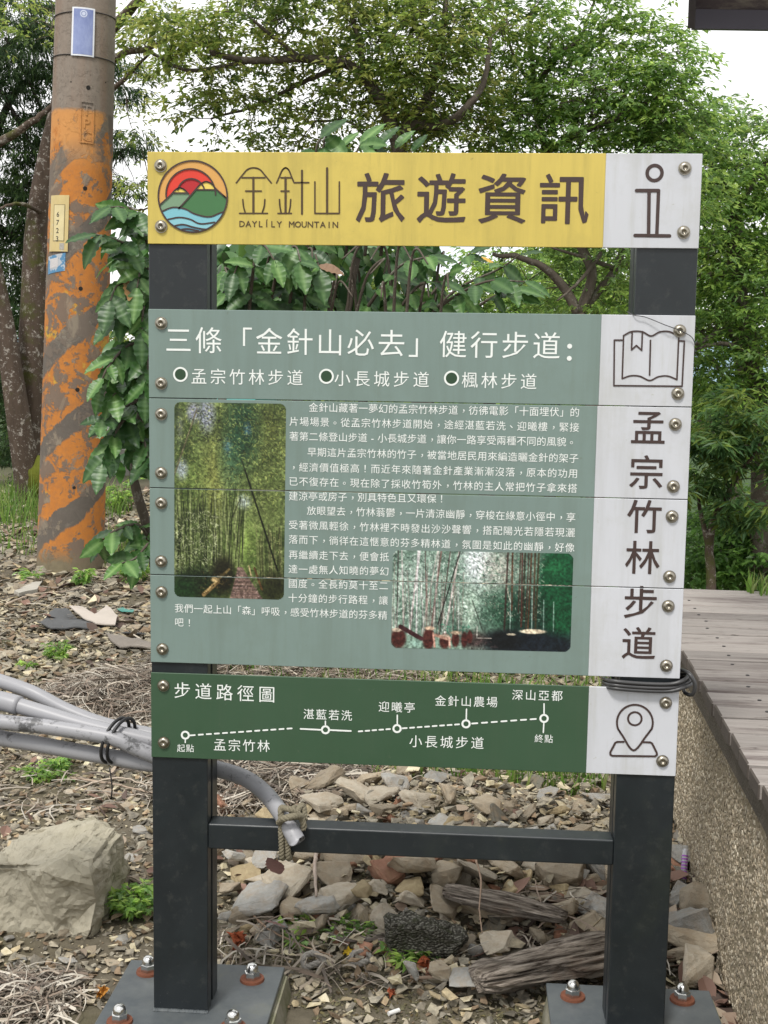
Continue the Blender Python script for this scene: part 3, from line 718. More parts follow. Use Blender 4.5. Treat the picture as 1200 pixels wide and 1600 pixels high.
# ------------------------------------------------------------------ rock making
def rock(seed, flat=.45, n=14, sub=1, amp=.03, bev=.05, round_=0.0, size=1.0, strata=0.0):
    r = np.random.default_rng(seed); bm = bmesh.new()
    P = r.uniform(-1, 1, (n, 3)); P /= np.maximum(np.abs(P).max(1)[:, None], .45)**.75
    if round_: P /= np.linalg.norm(P, axis=1)[:, None]**round_
    P *= np.array([1, r.uniform(.62, .95), flat]); P *= .5*size
    for p in P: bm.verts.new(p)
    bmesh.ops.convex_hull(bm, input=bm.verts[:])
    for v in [v for v in bm.verts if not v.link_faces]: bm.verts.remove(v)
    bmesh.ops.dissolve_limit(bm, angle_limit=R(14), verts=bm.verts[:], edges=bm.edges[:])
    if bev: bmesh.ops.bevel(bm, geom=bm.edges[:], offset=bev*size*.5, segments=1, affect='EDGES', clamp_overlap=True)
    bmesh.ops.triangulate(bm, faces=bm.faces[:])
    for k in range(sub):
        bmesh.ops.subdivide_edges(bm, edges=[e for e in bm.edges if e.calc_length() > size*.14/(k+1)], cuts=1, use_grid_fill=True)
        bmesh.ops.triangulate(bm, faces=bm.faces[:])
    bm.normal_update(); off = Vector(r.uniform(-50, 50, 3))
    for v in bm.verts:
        q = v.co/size*3.2+off; d = mnoise.fractal(q, .9, 2.0, 4)*amp
        d += strata*math.sin(v.co.z/size*38+4*mnoise.noise(q*.6))*.5
        v.co += v.normal*d*size
    me = bpy.data.meshes.new('stone'); bm.to_mesh(me); bm.free(); return me
def rockmat(name, c0, c1, lich=.25, wet=.85):
    m = M(name, wet, .3); rd = m.rnd()
    v = m.N.new('ShaderNodeVectorMath'); v.operation = 'ADD'; m.L.new(m.tc.outputs['Object'], v.inputs[0])
    cc = m.N.new('ShaderNodeCombineXYZ'); m.L.new(m.math('MULTIPLY', rd, 37.0), cc.inputs[0]); m.L.new(m.math('MULTIPLY', rd, 11.0), cc.inputs[1]); m.L.new(cc.outputs[0], v.inputs[1])
    vv = v.outputs[0]
    c = m.mix(m.noise(11, 7, .72, vv), c0, c1); c = m.mix(m.math('MULTIPLY', m.ramp(m.noise(4, 6, .7, vv), [(.45, 0.0), (.7, 1.0)]), .5), c, (.30, .21, .12))
    c = m.mix(m.ramp(m.noise(70, 4, .7, vv), [(.60, 0.0), (.72, lich)]), c, (.06, .06, .05))
    c = m.mix(m.math('MULTIPLY', m.ramp(m.noise(6, 7, .75, vv), [(.58, 0.0), (.72, 1.0)]), lich), c, (.14, .15, .07))
    br = m.N.new('ShaderNodeHueSaturation'); m.L.new(m.math('ADD', m.math('MULTIPLY', rd, .5), .72), br.inputs['Value']); m.L.new(c, br.inputs['Color'])
    m.base(br.outputs[0]); b = m.bump(m.noise(30, 6, .7, vv), .5, .006); m.bump(m.noise(150, 4, .7, vv), .35, .002, b); return m.m
RM = {'tan': rockmat('tan_sandstone', (.22, .185, .135), (.45, .385, .29)), 'pale': rockmat('pale_sandstone', (.34, .30, .235), (.56, .50, .40), .1),
      'grey': rockmat('grey_slate', (.21, .21, .195), (.42, .41, .38), .15), 'yellowish': rockmat('yellow_ochre_stone', (.31, .24, .13), (.52, .43, .27), .15),
      'red-brown': rockmat('red_brown_stone', (.23, .11, .07), (.40, .21, .14), .1), 'dark': rockmat('dark_wet_stone', (.09, .085, .07), (.22, .21, .17), .3)}

# loose rubble behind the crossbar: every stone a thing of its own
SHAPES = [rock(100+k, flat=[.30, .44, .55, .36][k % 4], n=12+k % 8, sub=2, amp=.042, bev=.075, strata=.014 if k % 3 == 0 else 0) for k in range(22)]
SHM = {}
def stone_mesh(k, mat):
    if (k, mat) not in SHM:
        me = SHAPES[k].copy(); me.materials.append(RM[mat]); SHM[(k, mat)] = me
    return SHM[(k, mat)]
LANDMARK = [('the rope on the crossbar', (455, 1330)), ('the dark left post', (345, 1380)), ('the left base plate', (445, 1530)), ('the upper driftwood', (810, 1400)),
            ('the lower driftwood', (850, 1510)), ('the right post', (950, 1390)), ('the dark pebbly lump', (672, 1475)), ('the grass tuft behind the crossbar', (770, 1225)),
            ('the pebbled wall', (1090, 1380)), ('the red-brown stone', (600, 1370)), ('the straw heap', (430, 1225)), ('the whitish stick', (493, 1400)), ('the large rock', (180, 1400))]
def project(p):
    d = np.asarray(p, float)-CP; z = d@_F; return (600+FPX*(d@_Rt)/z, 800-FPX*(d@_Up)/z)
placed = []                              # px, py, size px, colour, shape word, object
def put_stone(px, py, wpx, mat, k=None, zoff=.35, tilt=.25, rz=None, flat=1.0, lift=None, label=None, name='stone'):
    """one stone resting where the photo shows it, wpx its width in photo pixels"""
    k = int(rng.integers(len(SHAPES))) if k is None else k
    z = 0.05
    for _ in range(4):
        p = at_z(px, py, z); z = float(gz(p[0], p[1]))+(lift or 0)
    dist = np.linalg.norm(p-CP); s = wpx*dist/FPX*.93
    o = link(name, stone_mesh(k, mat), None, (p[0], p[1], z+s*.5*zoff*flat)); o.scale = (s, s, s*flat)
    o.rotation_euler = (rng.normal(0, tilt), rng.normal(0, tilt), rng.random()*6.28 if rz is None else rz)
    fl = SHAPES[k].vertices; zz = max(v.co.z for v in fl)*flat
    word = 'flat' if zz < .2 else ('chunky' if zz > .28 else 'angular')
    placed.append([px, py, wpx, mat, word, o, label]); return o
named = [(600, 1372, 78, 'red-brown', 'rust coloured angular stone under the middle of the crossbar'), (105, 0, 0, None, None)]
put_stone(603, 1378, 80, 'red-brown', 5, label='red-brown angular stone just under the crossbar')
put_stone(420, 1262+6, 34, 'yellowish', 3); put_stone(385, 1262, 44, 'tan', 8)
SPOTS = [(518, 1372, 78, 'tan'), (445, 1388, 80, 'pale'), (500, 1425, 74, 'grey'), (560, 1395, 48, 'yellowish'), (385, 1370, 52, 'yellowish'), (410, 1420, 92, 'grey'), (470, 1428, 66, 'tan'),
 (528, 1412, 78, 'pale'), (585, 1392, 56, 'pale'), (642, 1362, 92, 'tan'), (648, 1420, 62, 'pale'), (640, 1395, 55, 'yellowish'), (700, 1420, 68, 'tan'), (750, 1428, 70, 'tan'), (610, 1448, 62, 'pale'),
 (690, 1375, 60, 'tan'), (745, 1365, 86, 'pale'), (800, 1362, 60, 'tan'), (875, 1375, 76, 'tan'), (925, 1368, 70, 'grey'), (905, 1410, 66, 'pale'), (945, 1430, 80, 'grey'), (880, 1440, 70, 'tan'), (930, 1455, 90, 'tan'),
 (560, 1440, 46, 'tan'), (380, 1440, 50, 'tan'), (360, 1395, 46, 'tan'), (360, 1345, 44, 'grey'), (420, 1345, 52, 'grey'), (475, 1345, 50, 'tan'), (540, 1345, 60, 'tan'), (620, 1345, 50, 'red-brown'), (840, 1350, 44, 'pale'),
 (800, 1450, 60, 'tan'), (780, 1480, 58, 'pale'), (840, 1470, 50, 'tan'), (735, 1535, 68, 'grey'), (690, 1520, 40, 'tan'), (640, 1525, 36, 'grey'), (715, 1480, 46, 'tan'), (430, 1455, 40, 'grey'), (465, 1460, 36, 'tan'),
 (505, 1258, 66, 'pale'), (555, 1252, 74, 'pale'), (600, 1248, 66, 'pale'), (470, 1240, 56, 'tan'), (510, 1232, 74, 'tan'), (570, 1228, 64, 'tan'), (620, 1232, 56, 'grey'), (655, 1255, 60, 'pale'), (640, 1212, 62, 'tan'), (700, 1250, 52, 'tan'),
 (540, 1270, 40, 'tan'), (605, 1270, 50, 'tan'), (670, 1268, 44, 'pale'), (735, 1240, 30, 'pale'), (762, 1268, 76, 'tan'), (855, 1252, 40, 'grey'), (935, 1255, 50, 'grey'), (440, 1225, 40, 'tan'), (680, 1225, 40, 'grey'),
 (1095, 1425, 88, 'tan'), (1075, 1460, 84, 'grey'), (1095, 1478, 104, 'tan'), (1085, 1525, 88, 'pale'), (1060, 1412, 46, 'grey'), (1080, 1345, 60, 'grey'), (1066, 1310, 44, 'grey'), (1058, 1360, 40, 'red-brown'), (1062, 1500, 50, 'tan'),
 (975, 1380, 60, 'tan'), (1010, 1400, 70, 'grey'), (990, 1450, 80, 'tan'), (1010, 1350, 60, 'tan'), (960, 1330, 60, 'grey'), (330, 1330, 44, 'tan'), (300, 1390, 50, 'grey'), (730, 1300, 50, 'tan'), (820, 1310, 50, 'grey'), (560, 1310, 56, 'tan'), (480, 1300, 50, 'pale'), (640, 1310, 50, 'tan'), (900, 1310, 50, 'tan'), (400, 1305, 44, 'tan')]
for (px, py, w_, mt) in SPOTS: put_stone(px+rng.normal(0, 2), py+rng.normal(0, 2), w_*1.05, mt, lift=.0+rng.random()*.03)
# smaller ones filling the gaps
mats_ = ['tan', 'pale', 'grey', 'yellowish', 'tan', 'grey', 'red-brown', 'dark']
cnt = 0
while cnt < 180:
    px, py = rng.uniform(345, 960), rng.uniform(1225, 1530)
    if py > 1470 and px < 560: continue
    if py < 1275 and px > 700 and rng.random() < .8: continue
    if min([math.hypot(px-q[0], (py-q[1])*1.5) for q in placed if q[2] < 300]) < 19: continue
    put_stone(px, py, rng.uniform(24, 50), mats_[rng.integers(8)], tilt=.4); cnt += 1
# stones in the gravel to the left of the sign and behind it
for (px, py, w_, mt) in [(30, 925, 46, 'tan'), (45, 918, 40, 'pale'), (60, 1005, 30, 'tan'), (140, 985, 24, 'pale'), (118, 982, 26, 'pale'), (182, 930, 34, 'tan'), (18, 1025, 30, 'tan'), (210, 985, 30, 'tan'), (110, 1238, 26, 'pale'), (75, 1275, 22, 'grey'),
                         (130, 1275, 26, 'tan'), (200, 1262, 36, 'tan'), (215, 1238, 26, 'pale'), (222, 1300, 30, 'grey'), (205, 1345, 34, 'grey'), (215, 1375, 30, 'tan'), (140, 1262, 24, 'grey'), (20, 1240, 26, 'tan'), (55, 1258, 22, 'tan'),
                         (105, 1505, 30, 'grey'), (175, 1505, 28, 'tan'), (30, 1505, 24, 'grey'), (140, 1490, 26, 'tan'), (15, 1468, 26, 'grey'), (100, 1460, 28, 'tan'), (60, 1535, 22, 'tan'), (190, 1470, 30, 'grey'), (220, 1450, 26, 'tan')]:
    put_stone(px, py, w_, mt, tilt=.15, flat=.7, zoff=.25)
# the big boulder, the dark conglomerate lump
def big_rock(name, px, py, wpx, hpx, mat, seed, label, depth=.8, rz=0, lift=0, **kw):
    z = 0
    for _ in range(4): p = at_z(px, py, z); z = float(gz(p[0], p[1]))
    dist = np.linalg.norm(p-CP); s = wpx*dist/FPX; me = rock(seed, sub=3, **kw); me.materials.append(mat)
    co = np.array([v.co for v in me.vertices]); w0 = np.ptp(co[:, 0]); h0 = np.ptp(co[:, 2]); d0 = np.ptp(co[:, 1])
    for v in me.vertices: v.co = ((v.co.x-co[:, 0].min())/w0-.5, (v.co.y-co[:, 1].min())/d0*depth, (v.co.z-co[:, 2].min())/h0)
    o = link(name, me, None, (p[0], p[1], z+lift)); h = hpx*dist/FPX
    o.scale = (s, s, h); o.rotation_euler = (0, 0, rz); return tag(o, label, 'rock')
bmt = M('boulder_stone', .9, .25)
c = bmt.mix(bmt.noise(4, 9, .75), (.27, .245, .18), (.54, .50, .40)); c = bmt.mix(bmt.ramp(bmt.noise(2.2, 6, .7), [(.46, 0.0), (.66, .55)]), c, (.19, .175, .105))
c = bmt.mix(bmt.ramp(bmt.noise(40, 5, .7), [(.58, 0.0), (.72, .6)]), c, (.08, .075, .05)); bmt.base(c)
b_ = bmt.bump(bmt.noise(12, 10, .8), .6, .012); bmt.bump(bmt.noise(110, 6, .75), .6, .004, b_)
def boulder():
    """a hewn block: level top tilting to the left, broken front"""
    z = 0
    for _ in range(4): p = at_z(72, 1462, z); z = float(gz(p[0], p[1]))
    k = np.linalg.norm(p-CP)/FPX*.84
    # outline of the front face in photo pixels from its foot centre, then depth
    fr = [(-140, -6), (-150, 70), (-128, 118), (-60, 112), (5, 128), (40, 150), (88, 134), (92, 100), (84, 62), (86, 22), (76, -8), (20, -14), (-60, -10)]
    bk = [(-150, 0), (-160, 60), (-140, 105), (-70, 128), (-5, 140), (34, 150), (72, 140), (84, 100), (80, 50), (80, 10), (70, -10), (10, -10), (-60, -10)]
    bm = bmesh.new(); pts = []
    for (x, h) in fr: pts.append(bm.verts.new((x*k, 0.0+.02*math.sin(x), h*k)))
    for (x, h) in bk: pts.append(bm.verts.new((x*k*.95-.01, .24+.02*math.cos(x), h*k*.96)))
    n = len(fr); bm.faces.new(pts[:n][::1]); bm.faces.new(pts[n:][::-1])
    for i in range(n): bm.faces.new([pts[(i+1) % n], pts[i], pts[n+i], pts[n+(i+1) % n]])
    bmesh.ops.recalc_face_normals(bm, faces=bm.faces[:])
    bmesh.ops.bevel(bm, geom=bm.edges[:], offset=.012, segments=2, affect='EDGES', clamp_overlap=True)
    bmesh.ops.triangulate(bm, faces=bm.faces[:])
    for _ in range(5):
        es_ = [e for e in bm.edges if e.calc_length() > .016]
        if not es_: break
        bmesh.ops.subdivide_edges(bm, edges=es_, cuts=1); bmesh.ops.triangulate(bm, faces=bm.faces[:])
    bm.normal_update()
    for v in bm.verts:
        q = v.co; d = .034*mnoise.fractal(q*6+Vector((3, 1, 8)), 1.0, 2.1, 4)+.014*mnoise.fractal(q*28, .6, 2, 4)
        v.co += v.normal*d*.45
    me = bpy.data.meshes.new('boulder'); bm.to_mesh(me); bm.free(); me.materials.append(bmt.m)
    o = link('boulder', me, None, (p[0], p[1], z)); o.rotation_euler = (0, 0, R(-9)); tag(o, 'large squared tan boulder lying in the gravel left of the sign post', 'boulder')
boulder()
cg = M('conglomerate', .9, .3); v = cg.voro(24); c = cg.mix(cg.ramp(v, [(.25, 0.0), (.55, 1.0)]), (.27, .26, .22), (.075, .07, .055)); c = cg.mix(cg.ramp(cg.noise(9, 6), [(.5, 0.0), (.68, .7)]), c, (.06, .07, .03))
cg.base(c); b_ = cg.bump(v, .9, .02); cg.bump(cg.noise(70, 5), .4, .004, b_)
big_rock('conglomerate_lump', 668, 1512, 128, 74, cg.m, 31, 'dark mossy lump of pebbly concrete in front of the stone pile', .6, .1, lift=-.01, n=16, flat=.6, amp=.09, bev=.12)

# labels for the stones
sizew = lambda w: 'tiny' if w < 28 else ('small' if w < 42 else ('medium' if w < 66 else 'large'))
groups = {}
for rec in placed:
    px, py, w_, mt, word, o, lab = rec
    if lab is None:
        lm = min(LANDMARK, key=lambda q: math.hypot(q[1][0]-px, q[1][1]-py))[0]
        side = 'near'
        q = dict((a, b) for a, b in LANDMARK)[lm]
        dx, dy = px-q[0], py-q[1]
        side = ('right of' if dx > 0 else 'left of') if abs(dx) > abs(dy)*1.2 else ('below' if dy > 0 else 'above')
        lab = '%s %s %s stone %s %s' % (sizew(w_), word, mt, side, lm)
    groups.setdefault(lab, []).append(rec)
ORD = ['first', 'second', 'third', 'fourth', 'fifth', 'sixth', 'seventh', 'eighth']
for lab, rs in groups.items():
    rs.sort(key=lambda q: q[0])
    for n_, rec in enumerate(rs):
        l2 = lab if len(rs) == 1 else lab+', '+(('leftmost one' if n_ == 0 else 'rightmost one' if n_ == len(rs)-1 else ORD[n_]+' from left'))
        tag(rec[5], l2, 'stone', 'loose stones in the rubble and gravel')

# ------------------------------------------------------------------ gravel chips, straw, litter (uncountable)
def chip(seed, flat=.3):
    r = np.random.default_rng(seed); bm = bmesh.new()
    for p in r.uniform(-.5, .5, (8, 3))*np.array([1, .75, flat]): bm.verts.new(p)
    bmesh.ops.convex_hull(bm, input=bm.verts[:]); bmesh.ops.triangulate(bm, faces=bm.faces[:])
    for v in [v for v in bm.verts if not v.link_faces]: bm.verts.remove(v)
    bm.verts.index_update(); V = np.array([v.co[:] for v in bm.verts]); F = np.array([[v.index for v in f.verts] for f in bm.faces]); bm.free(); return V, F
def rotmats(n, tilt, r):
    az = r.random(n)*2*np.pi; tx = r.normal(0, tilt, n); ty = r.normal(0, tilt, n)
    ca, sa = np.cos(az), np.sin(az); cx, sx = np.cos(tx), np.sin(tx); cy, sy = np.cos(ty), np.sin(ty)
    Z = np.zeros(n); O = np.ones(n)
    Rz = np.stack([np.stack([ca, -sa, Z], -1), np.stack([sa, ca, Z], -1), np.stack([Z, Z, O], -1)], 1)
    Rx = np.stack([np.stack([O, Z, Z], -1), np.stack([Z, cx, -sx], -1), np.stack([Z, sx, cx], -1)], 1)
    Ry = np.stack([np.stack([cy, Z, sy], -1), np.stack([Z, O, Z], -1), np.stack([-sy, Z, cy], -1)], 1)
    return Rx@Ry@Rz
def scatter(g, tmpl, P, S_, Rm, C):
    """many copies of one of several template pieces"""
    k = len(tmpl); n = len(P); w = np.arange(n) % k
    for q in range(k):
        V, F = tmpl[q]; m = w == q; c = int(m.sum())
        if not c: continue
        VV = np.einsum('nij,vj->nvi', Rm[m], V)*S_[m][:, None, None]+P[m][:, None]
        FF = F[None]+(np.arange(c)*len(V))[:, None, None]
        g.add(VV.reshape(-1, 3), FF.reshape(-1, F.shape[1]), np.repeat(C[m], len(V), 0))
PAL = np.array([(.36, .33, .27), (.46, .44, .38), (.30, .29, .26), (.40, .35, .25), (.22, .21, .19), (.54, .51, .44), (.30, .23, .17), (.36, .34, .30)])
chips = [chip(s, f) for s, f in ((1, .3), (2, .25), (3, .4), (4, .22), (5, .35), (6, .5), (7, .28))]
cm = M('stone_chips', .88, .3); cm.base(cm.mix(.8, cm.attr(), cm.ramp(cm.noise(60, 4, .7), [(.3, (.12, .11, .09)), (.7, (.5, .46, .38))]), 'OVERLAY')); cm.bump(cm.noise(120, 3), .3, .003); MAT['chips'] = cm.m
def gravel(n, x0, x1, y0, y1, s0, s1, seed, cond=None):
    r = np.random.default_rng(seed); x = r.uniform(x0, x1, n); y = r.uniform(y0, y1, n)
    k = np.ones(n, bool) if cond is None else cond(x, y, r)
    x, y = x[k], y[k]; n = len(x); s = s0+(s1-s0)*r.random(n)**2.6; z = gz(x, y)+s*.16
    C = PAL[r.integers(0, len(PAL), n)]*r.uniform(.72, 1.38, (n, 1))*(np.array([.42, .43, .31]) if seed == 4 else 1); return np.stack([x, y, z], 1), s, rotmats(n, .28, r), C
clear = lambda x, y, r: (~((np.abs(x-.05) < .24) & (y < .14) & (y > -.2))) & (~((np.abs(x-.93) < .2) & (y < .12) & (y > -.25))) & (x < 1.34)
g = Geo()
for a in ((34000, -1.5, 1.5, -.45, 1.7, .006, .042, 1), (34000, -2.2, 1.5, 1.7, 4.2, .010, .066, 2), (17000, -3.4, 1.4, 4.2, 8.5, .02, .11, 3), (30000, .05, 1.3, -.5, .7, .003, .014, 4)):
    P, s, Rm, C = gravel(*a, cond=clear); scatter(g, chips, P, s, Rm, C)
P, s, Rm, C = gravel(2600, .12, 1.25, .15, 1.75, .018, .055, 9, cond=lambda x, y, r: ((x-.65)/.6)**2+((y-.95)/.8)**2 < 1); P[:, 2] += r.random(len(P))*.025 if 0 else np.random.default_rng(2).random(len(P))*.03; scatter(g, chips, P, s, Rm, C)
tag(g.build('gravel', MAT['chips'], color=True), 'loose slaty gravel covering the ground around the sign', kind='stuff')

# dry straw and leaf litter
def strands(n, cx, cy, rx, ry, h, ln, seed, wd=.0028):
    r = np.random.default_rng(seed); g = []
    rr = np.sqrt(r.random(n)); th = r.random(n)*6.283; x = cx+rx*rr*np.cos(th); y = cy+ry*rr*np.sin(th)
    top = h*(1-rr**2)*r.random(n); z = gz(x, y)+.006+top; a = r.random(n)*6.283; l = ln*r.uniform(.4, 1.3, n); cv = r.normal(0, 1.1, n); el = r.normal(0, .22, n)
    K = 5; t = np.linspace(-.5, .5, K); A = a[:, None]+cv[:, None]*t[None]
    dx = np.cos(A)*l[:, None]/(K-1); dy = np.sin(A)*l[:, None]/(K-1); px = x[:, None]+np.cumsum(dx, 1)-dx.sum(1)[:, None]/2; py = y[:, None]+np.cumsum(dy, 1)-dy.sum(1)[:, None]/2
    pz = z[:, None]+np.sin(el)[:, None]*t[None]*l[:, None]+.012*np.cos(t*3)[None]
    pz = np.maximum(pz, gz(px, py)+.003)
    w = wd*r.uniform(.5, 1.5, n)[:, None]; nx_, ny_ = -np.sin(A)*w/2, np.cos(A)*w/2; tw = r.normal(0, .6, n)[:, None]*w
    Lf = np.stack([px-nx_, py-ny_, pz-tw/2], -1); Rt_ = np.stack([px+nx_, py+ny_, pz+tw/2], -1); V = np.stack([Lf, Rt_], 2).reshape(n, -1, 3)
    f = np.array([[2*q, 2*q+1, 2*q+3, 2*q+2] for q in range(K-1)]); F = f[None]+(np.arange(n)*2*K)[:, None, None]
    pal = np.array([(.34, .29, .23), (.44, .39, .32), (.20, .165, .13), (.27, .21, .165), (.50, .46, .39), (.18, .15, .125)]); C = pal[r.integers(0, 6, n)]*r.uniform(.6, 1.15, (n, 1))
    return V.reshape(-1, 3), F.reshape(-1, 4), np.repeat(C, 2*K, 0)
sm_ = M('dry_straw', .85, .25); sm_.base(sm_.attr()); MAT['straw'] = sm_.m
def gpt(px, py):
    z = 0
    for _ in range(4): p = at_z(px, py, z); z = float(gz(p[0], p[1]))
    return p
g = Geo()
for (px, py, rx, ry, n, h, ln, sd) in ((190, 1095, .34, .40, 3600, .10, .13, 1), (430, 1050, .62, .45, 2600, .06, .15, 2), (420, 1212, .34, .28, 2600, .06, .12, 3), (150, 1215, .5, .3, 260, .02, .14, 4),
                                (30, 1570, .13, .12, 600, .03, .09, 5), (900, 1470, .2, .2, 120, .05, .14, 6), (480, 1490, .35, .12, 160, .02, .12, 7), (60, 960, .9, 1.2, 260, .01, .18, 8), (650, 1200, .6, .3, 260, .02, .14, 9), (30, 870, 1.5, 1.8, 800, .02, .22, 10)):
    p = gpt(px, py); V, F, C = strands(n, p[0], p[1], rx, ry, h, ln, sd); g.add(V, F, C)
tag(g.build('dry_straw', MAT['straw'], color=True), 'tangled dry straw and roots strewn over the gravel', kind='stuff')

def leaf_litter(n, x0, x1, y0, y1, s0, s1, seed, pal, cond=None, lift=.012):
    r = np.random.default_rng(seed); x = r.uniform(x0, x1, n); y = r.uniform(y0, y1, n)
    if cond is not None: k = cond(x, y, r); x, y = x[k], y[k]; n = len(x)
    K = 5; u = np.linspace(0, 1, K); wv = np.sin(np.pi*u**.85)*.26+.004
    curl = r.normal(0, .35, n)[:, None]; cup = r.uniform(.05, .5, n)[:, None]
    Z = curl*(u[None]-.5)**2; Lx = np.stack([np.broadcast_to(u-.5, (n, K)), np.broadcast_to(-wv, (n, K)), Z+cup*wv], -1); Cx = np.stack([np.broadcast_to(u-.5, (n, K)), np.zeros((n, K)), Z], -1)
    Rx_ = np.stack([np.broadcast_to(u-.5, (n, K)), np.broadcast_to(wv, (n, K)), Z+cup*wv], -1); V = np.stack([Lx, Cx, Rx_], 2).reshape(n, -1, 3)
    s = r.uniform(s0, s1, n); Rm = rotmats(n, .35, r); V = np.einsum('nij,nvj->nvi', Rm, V)*s[:, None, None]+np.stack([x, y, gz(x, y)+lift+s*.12], 1)[:, None]
    f = []
    for q in range(K-1): f += [[3*q, 3*q+1, 3*q+4, 3*q+3], [3*q+1, 3*q+2, 3*q+5, 3*q+4]]
    F = np.array(f)[None]+(np.arange(n)*3*K)[:, None, None]; C = np.array(pal)[r.integers(0, len(pal), n)]*r.uniform(.6, 1.2, (n, 1))
    return V.reshape(-1, 3), F.reshape(-1, 4), np.repeat(C, 3*K, 0)
BR = [(.17, .10, .075), (.25, .18, .13), (.11, .075, .06), (.30, .24, .18), (.20, .12, .09)]
g = Geo()
wallside = lambda x, y, r: r.random(len(x)) < 1
for a in ((300, 1.05, 1.40, -.25, .5, .03, .075, 1, BR), (190, -.6, 1.3, .25, 2.2, .025, .06, 2, BR), (700, -2.6, .3, 3.2, 8.5, .05, .11, 3, BR+[(.36, .30, .22)]), (140, -1.2, .2, .6, 3.0, .03, .06, 4, BR), (90, .7, 1.1, .35, .75, .05, .09, 5, BR)):
    V, F, C = leaf_litter(*a); g.add(V, F, C)
lm_ = M('dead_leaves', .7, .35); lm_.base(lm_.attr()); lm_.bump(lm_.noise(160, 3), .3, .002)
tag(g.build('leaf_litter', lm_.m, color=True), 'brown fallen leaves scattered among the stones', kind='stuff')

# ------------------------------------------------------------------ concrete footings
fm = M('mossy_concrete', .9, .25); c = fm.mix(fm.noise(14, 7, .7), (.20, .185, .14), (.38, .36, .29)); c = fm.mix(fm.ramp(fm.noise(5, 7, .75), [(.44, 0.0), (.62, .8)]), c, (.12, .13, .05)); fm.base(c); fm.bump(fm.noise(60, 6, .7), .6, .006)
MAT['footing'] = fm.m
for (x0, x1, y1, l) in ((lx0, lx1, ly1, 'mossy concrete footing under the left base plate of the sign'), (rx0, rx1, ry1, 'concrete footing under the right base plate of the sign')):
    V, F = box(x0+.004, x1+.006, y1-.304, y1-.004, -.12, ZP-.0115); V[:4, 0] += np.array([-.03, .035, -.03, .035]); bm = bmesh.new(); vs = [bm.verts.new(v) for v in V]
    for f in F: bm.faces.new([vs[q] for q in f])
    bmesh.ops.recalc_face_normals(bm, faces=bm.faces[:]); bmesh.ops.bevel(bm, geom=bm.edges[:], offset=.004, segments=2, affect='EDGES')
    me = bpy.data.meshes.new('concrete_footing'); bm.to_mesh(me); bm.free(); me.materials.append(fm.m); tag(link('concrete_footing', me), l, 'footing')

# ------------------------------------------------------------------ driftwood
dwm = M('weathered_driftwood', .85, .25); st = dwm.noise(9, 7, .7, dwm.vec((1.2, 14, 14))); c = dwm.mix(dwm.ramp(st, [(.38, 0.0), (.62, 1.0)]), (.065, .048, .036), (.50, .435, .365)); c = dwm.mix(dwm.ramp(dwm.noise(5, 5), [(.56, 0.0), (.72, .5)]), c, (.32, .19, .12))
dwm.base(c); b_ = dwm.bump(st, .9, .012); dwm.bump(dwm.noise(20, 5, .7, dwm.vec((1, 20, 20))), .6, .004, b_)
def driftwood(a, b, ra, rb, seed, label, zl=.05, loc_lift=0):
    def lifted(q, h):
        z = 0
        for _ in range(5): p_ = at_z(q[0], q[1], z); z = float(gz(p_[0], p_[1]))+h
        return p_
    A = lifted(a, zl+loc_lift); B = lifted(b, zl+loc_lift*.6); L_ = np.linalg.norm(B-A); r = np.random.default_rng(seed)
    K, n = 80, 60; g = Geo(); V = []
    for k in range(K):
        t = k/(K-1); rad = (ra+(rb-ra)*t)*(1-.35*abs(2*t-1)**6)*(1+.08*math.sin(t*9+seed)); 
        for j in range(n):
            th = j/n*6.283; ridge_ = .20*mnoise.noise(Vector((t*2.2, math.cos(th)*2.2+seed, math.sin(th)*2.2)))+.16*mnoise.noise(Vector((t*3, math.cos(th)*6+seed, math.sin(th)*6)))+.07*mnoise.noise(Vector((t*6, math.cos(th)*15, math.sin(th)*15+seed)))
            crk = -.30*max(0, .22-abs(mnoise.noise(Vector((t*1.6, math.cos(th)*3.3+seed*2, math.sin(th)*3.3)))))/.22; rr = rad*(1+ridge_*1.5+crk+.05*math.sin(j*2.4+3*mnoise.noise(Vector((t*4, j*.3, seed))))); endj = (.05*mnoise.noise(Vector((math.cos(th)*4, math.sin(th)*4, seed+9))))*(1 if k == K-1 else (-1 if k == 0 else 0))
            V.append(((t-.5)*L_+endj*L_, math.cos(th)*rr, math.sin(th)*rr*.62))
    i, j = np.mgrid[0:K-1, 0:n]; a_ = i*n+j; b2 = i*n+(j+1) % n; F = np.stack([a_, b2, b2+n, a_+n], -1).reshape(-1, 4)
    V.append((-L_/2-.01, 0, 0)); V.append((L_/2+.01, 0, 0)); c0, c1 = len(V)-2, len(V)-1; jj = np.arange(n)
    T = np.concatenate([np.stack([(jj+1) % n, jj, np.full(n, c0)], 1), np.stack([jj+(K-1)*n, (jj+1) % n+(K-1)*n, np.full(n, c1)], 1)])
    o = link('driftwood', make_mesh('driftwood', V, [F, T], dwm.m, smooth=True)); d = Vector(B-A)
    o.matrix_world = Matrix.Translation(Vector((A+B)/2)) @ d.to_track_quat('X', 'Z').to_matrix().to_4x4(); tag(o, label, 'driftwood')
driftwood((698, 1392), (880, 1432), .034, .030, 3, 'grey weathered driftwood log slanting down to the right on the stones', .05, .02)
driftwood((745, 1528), (990, 1478), .050, .052, 8, 'larger grey driftwood log lying behind the right base plate', .06)

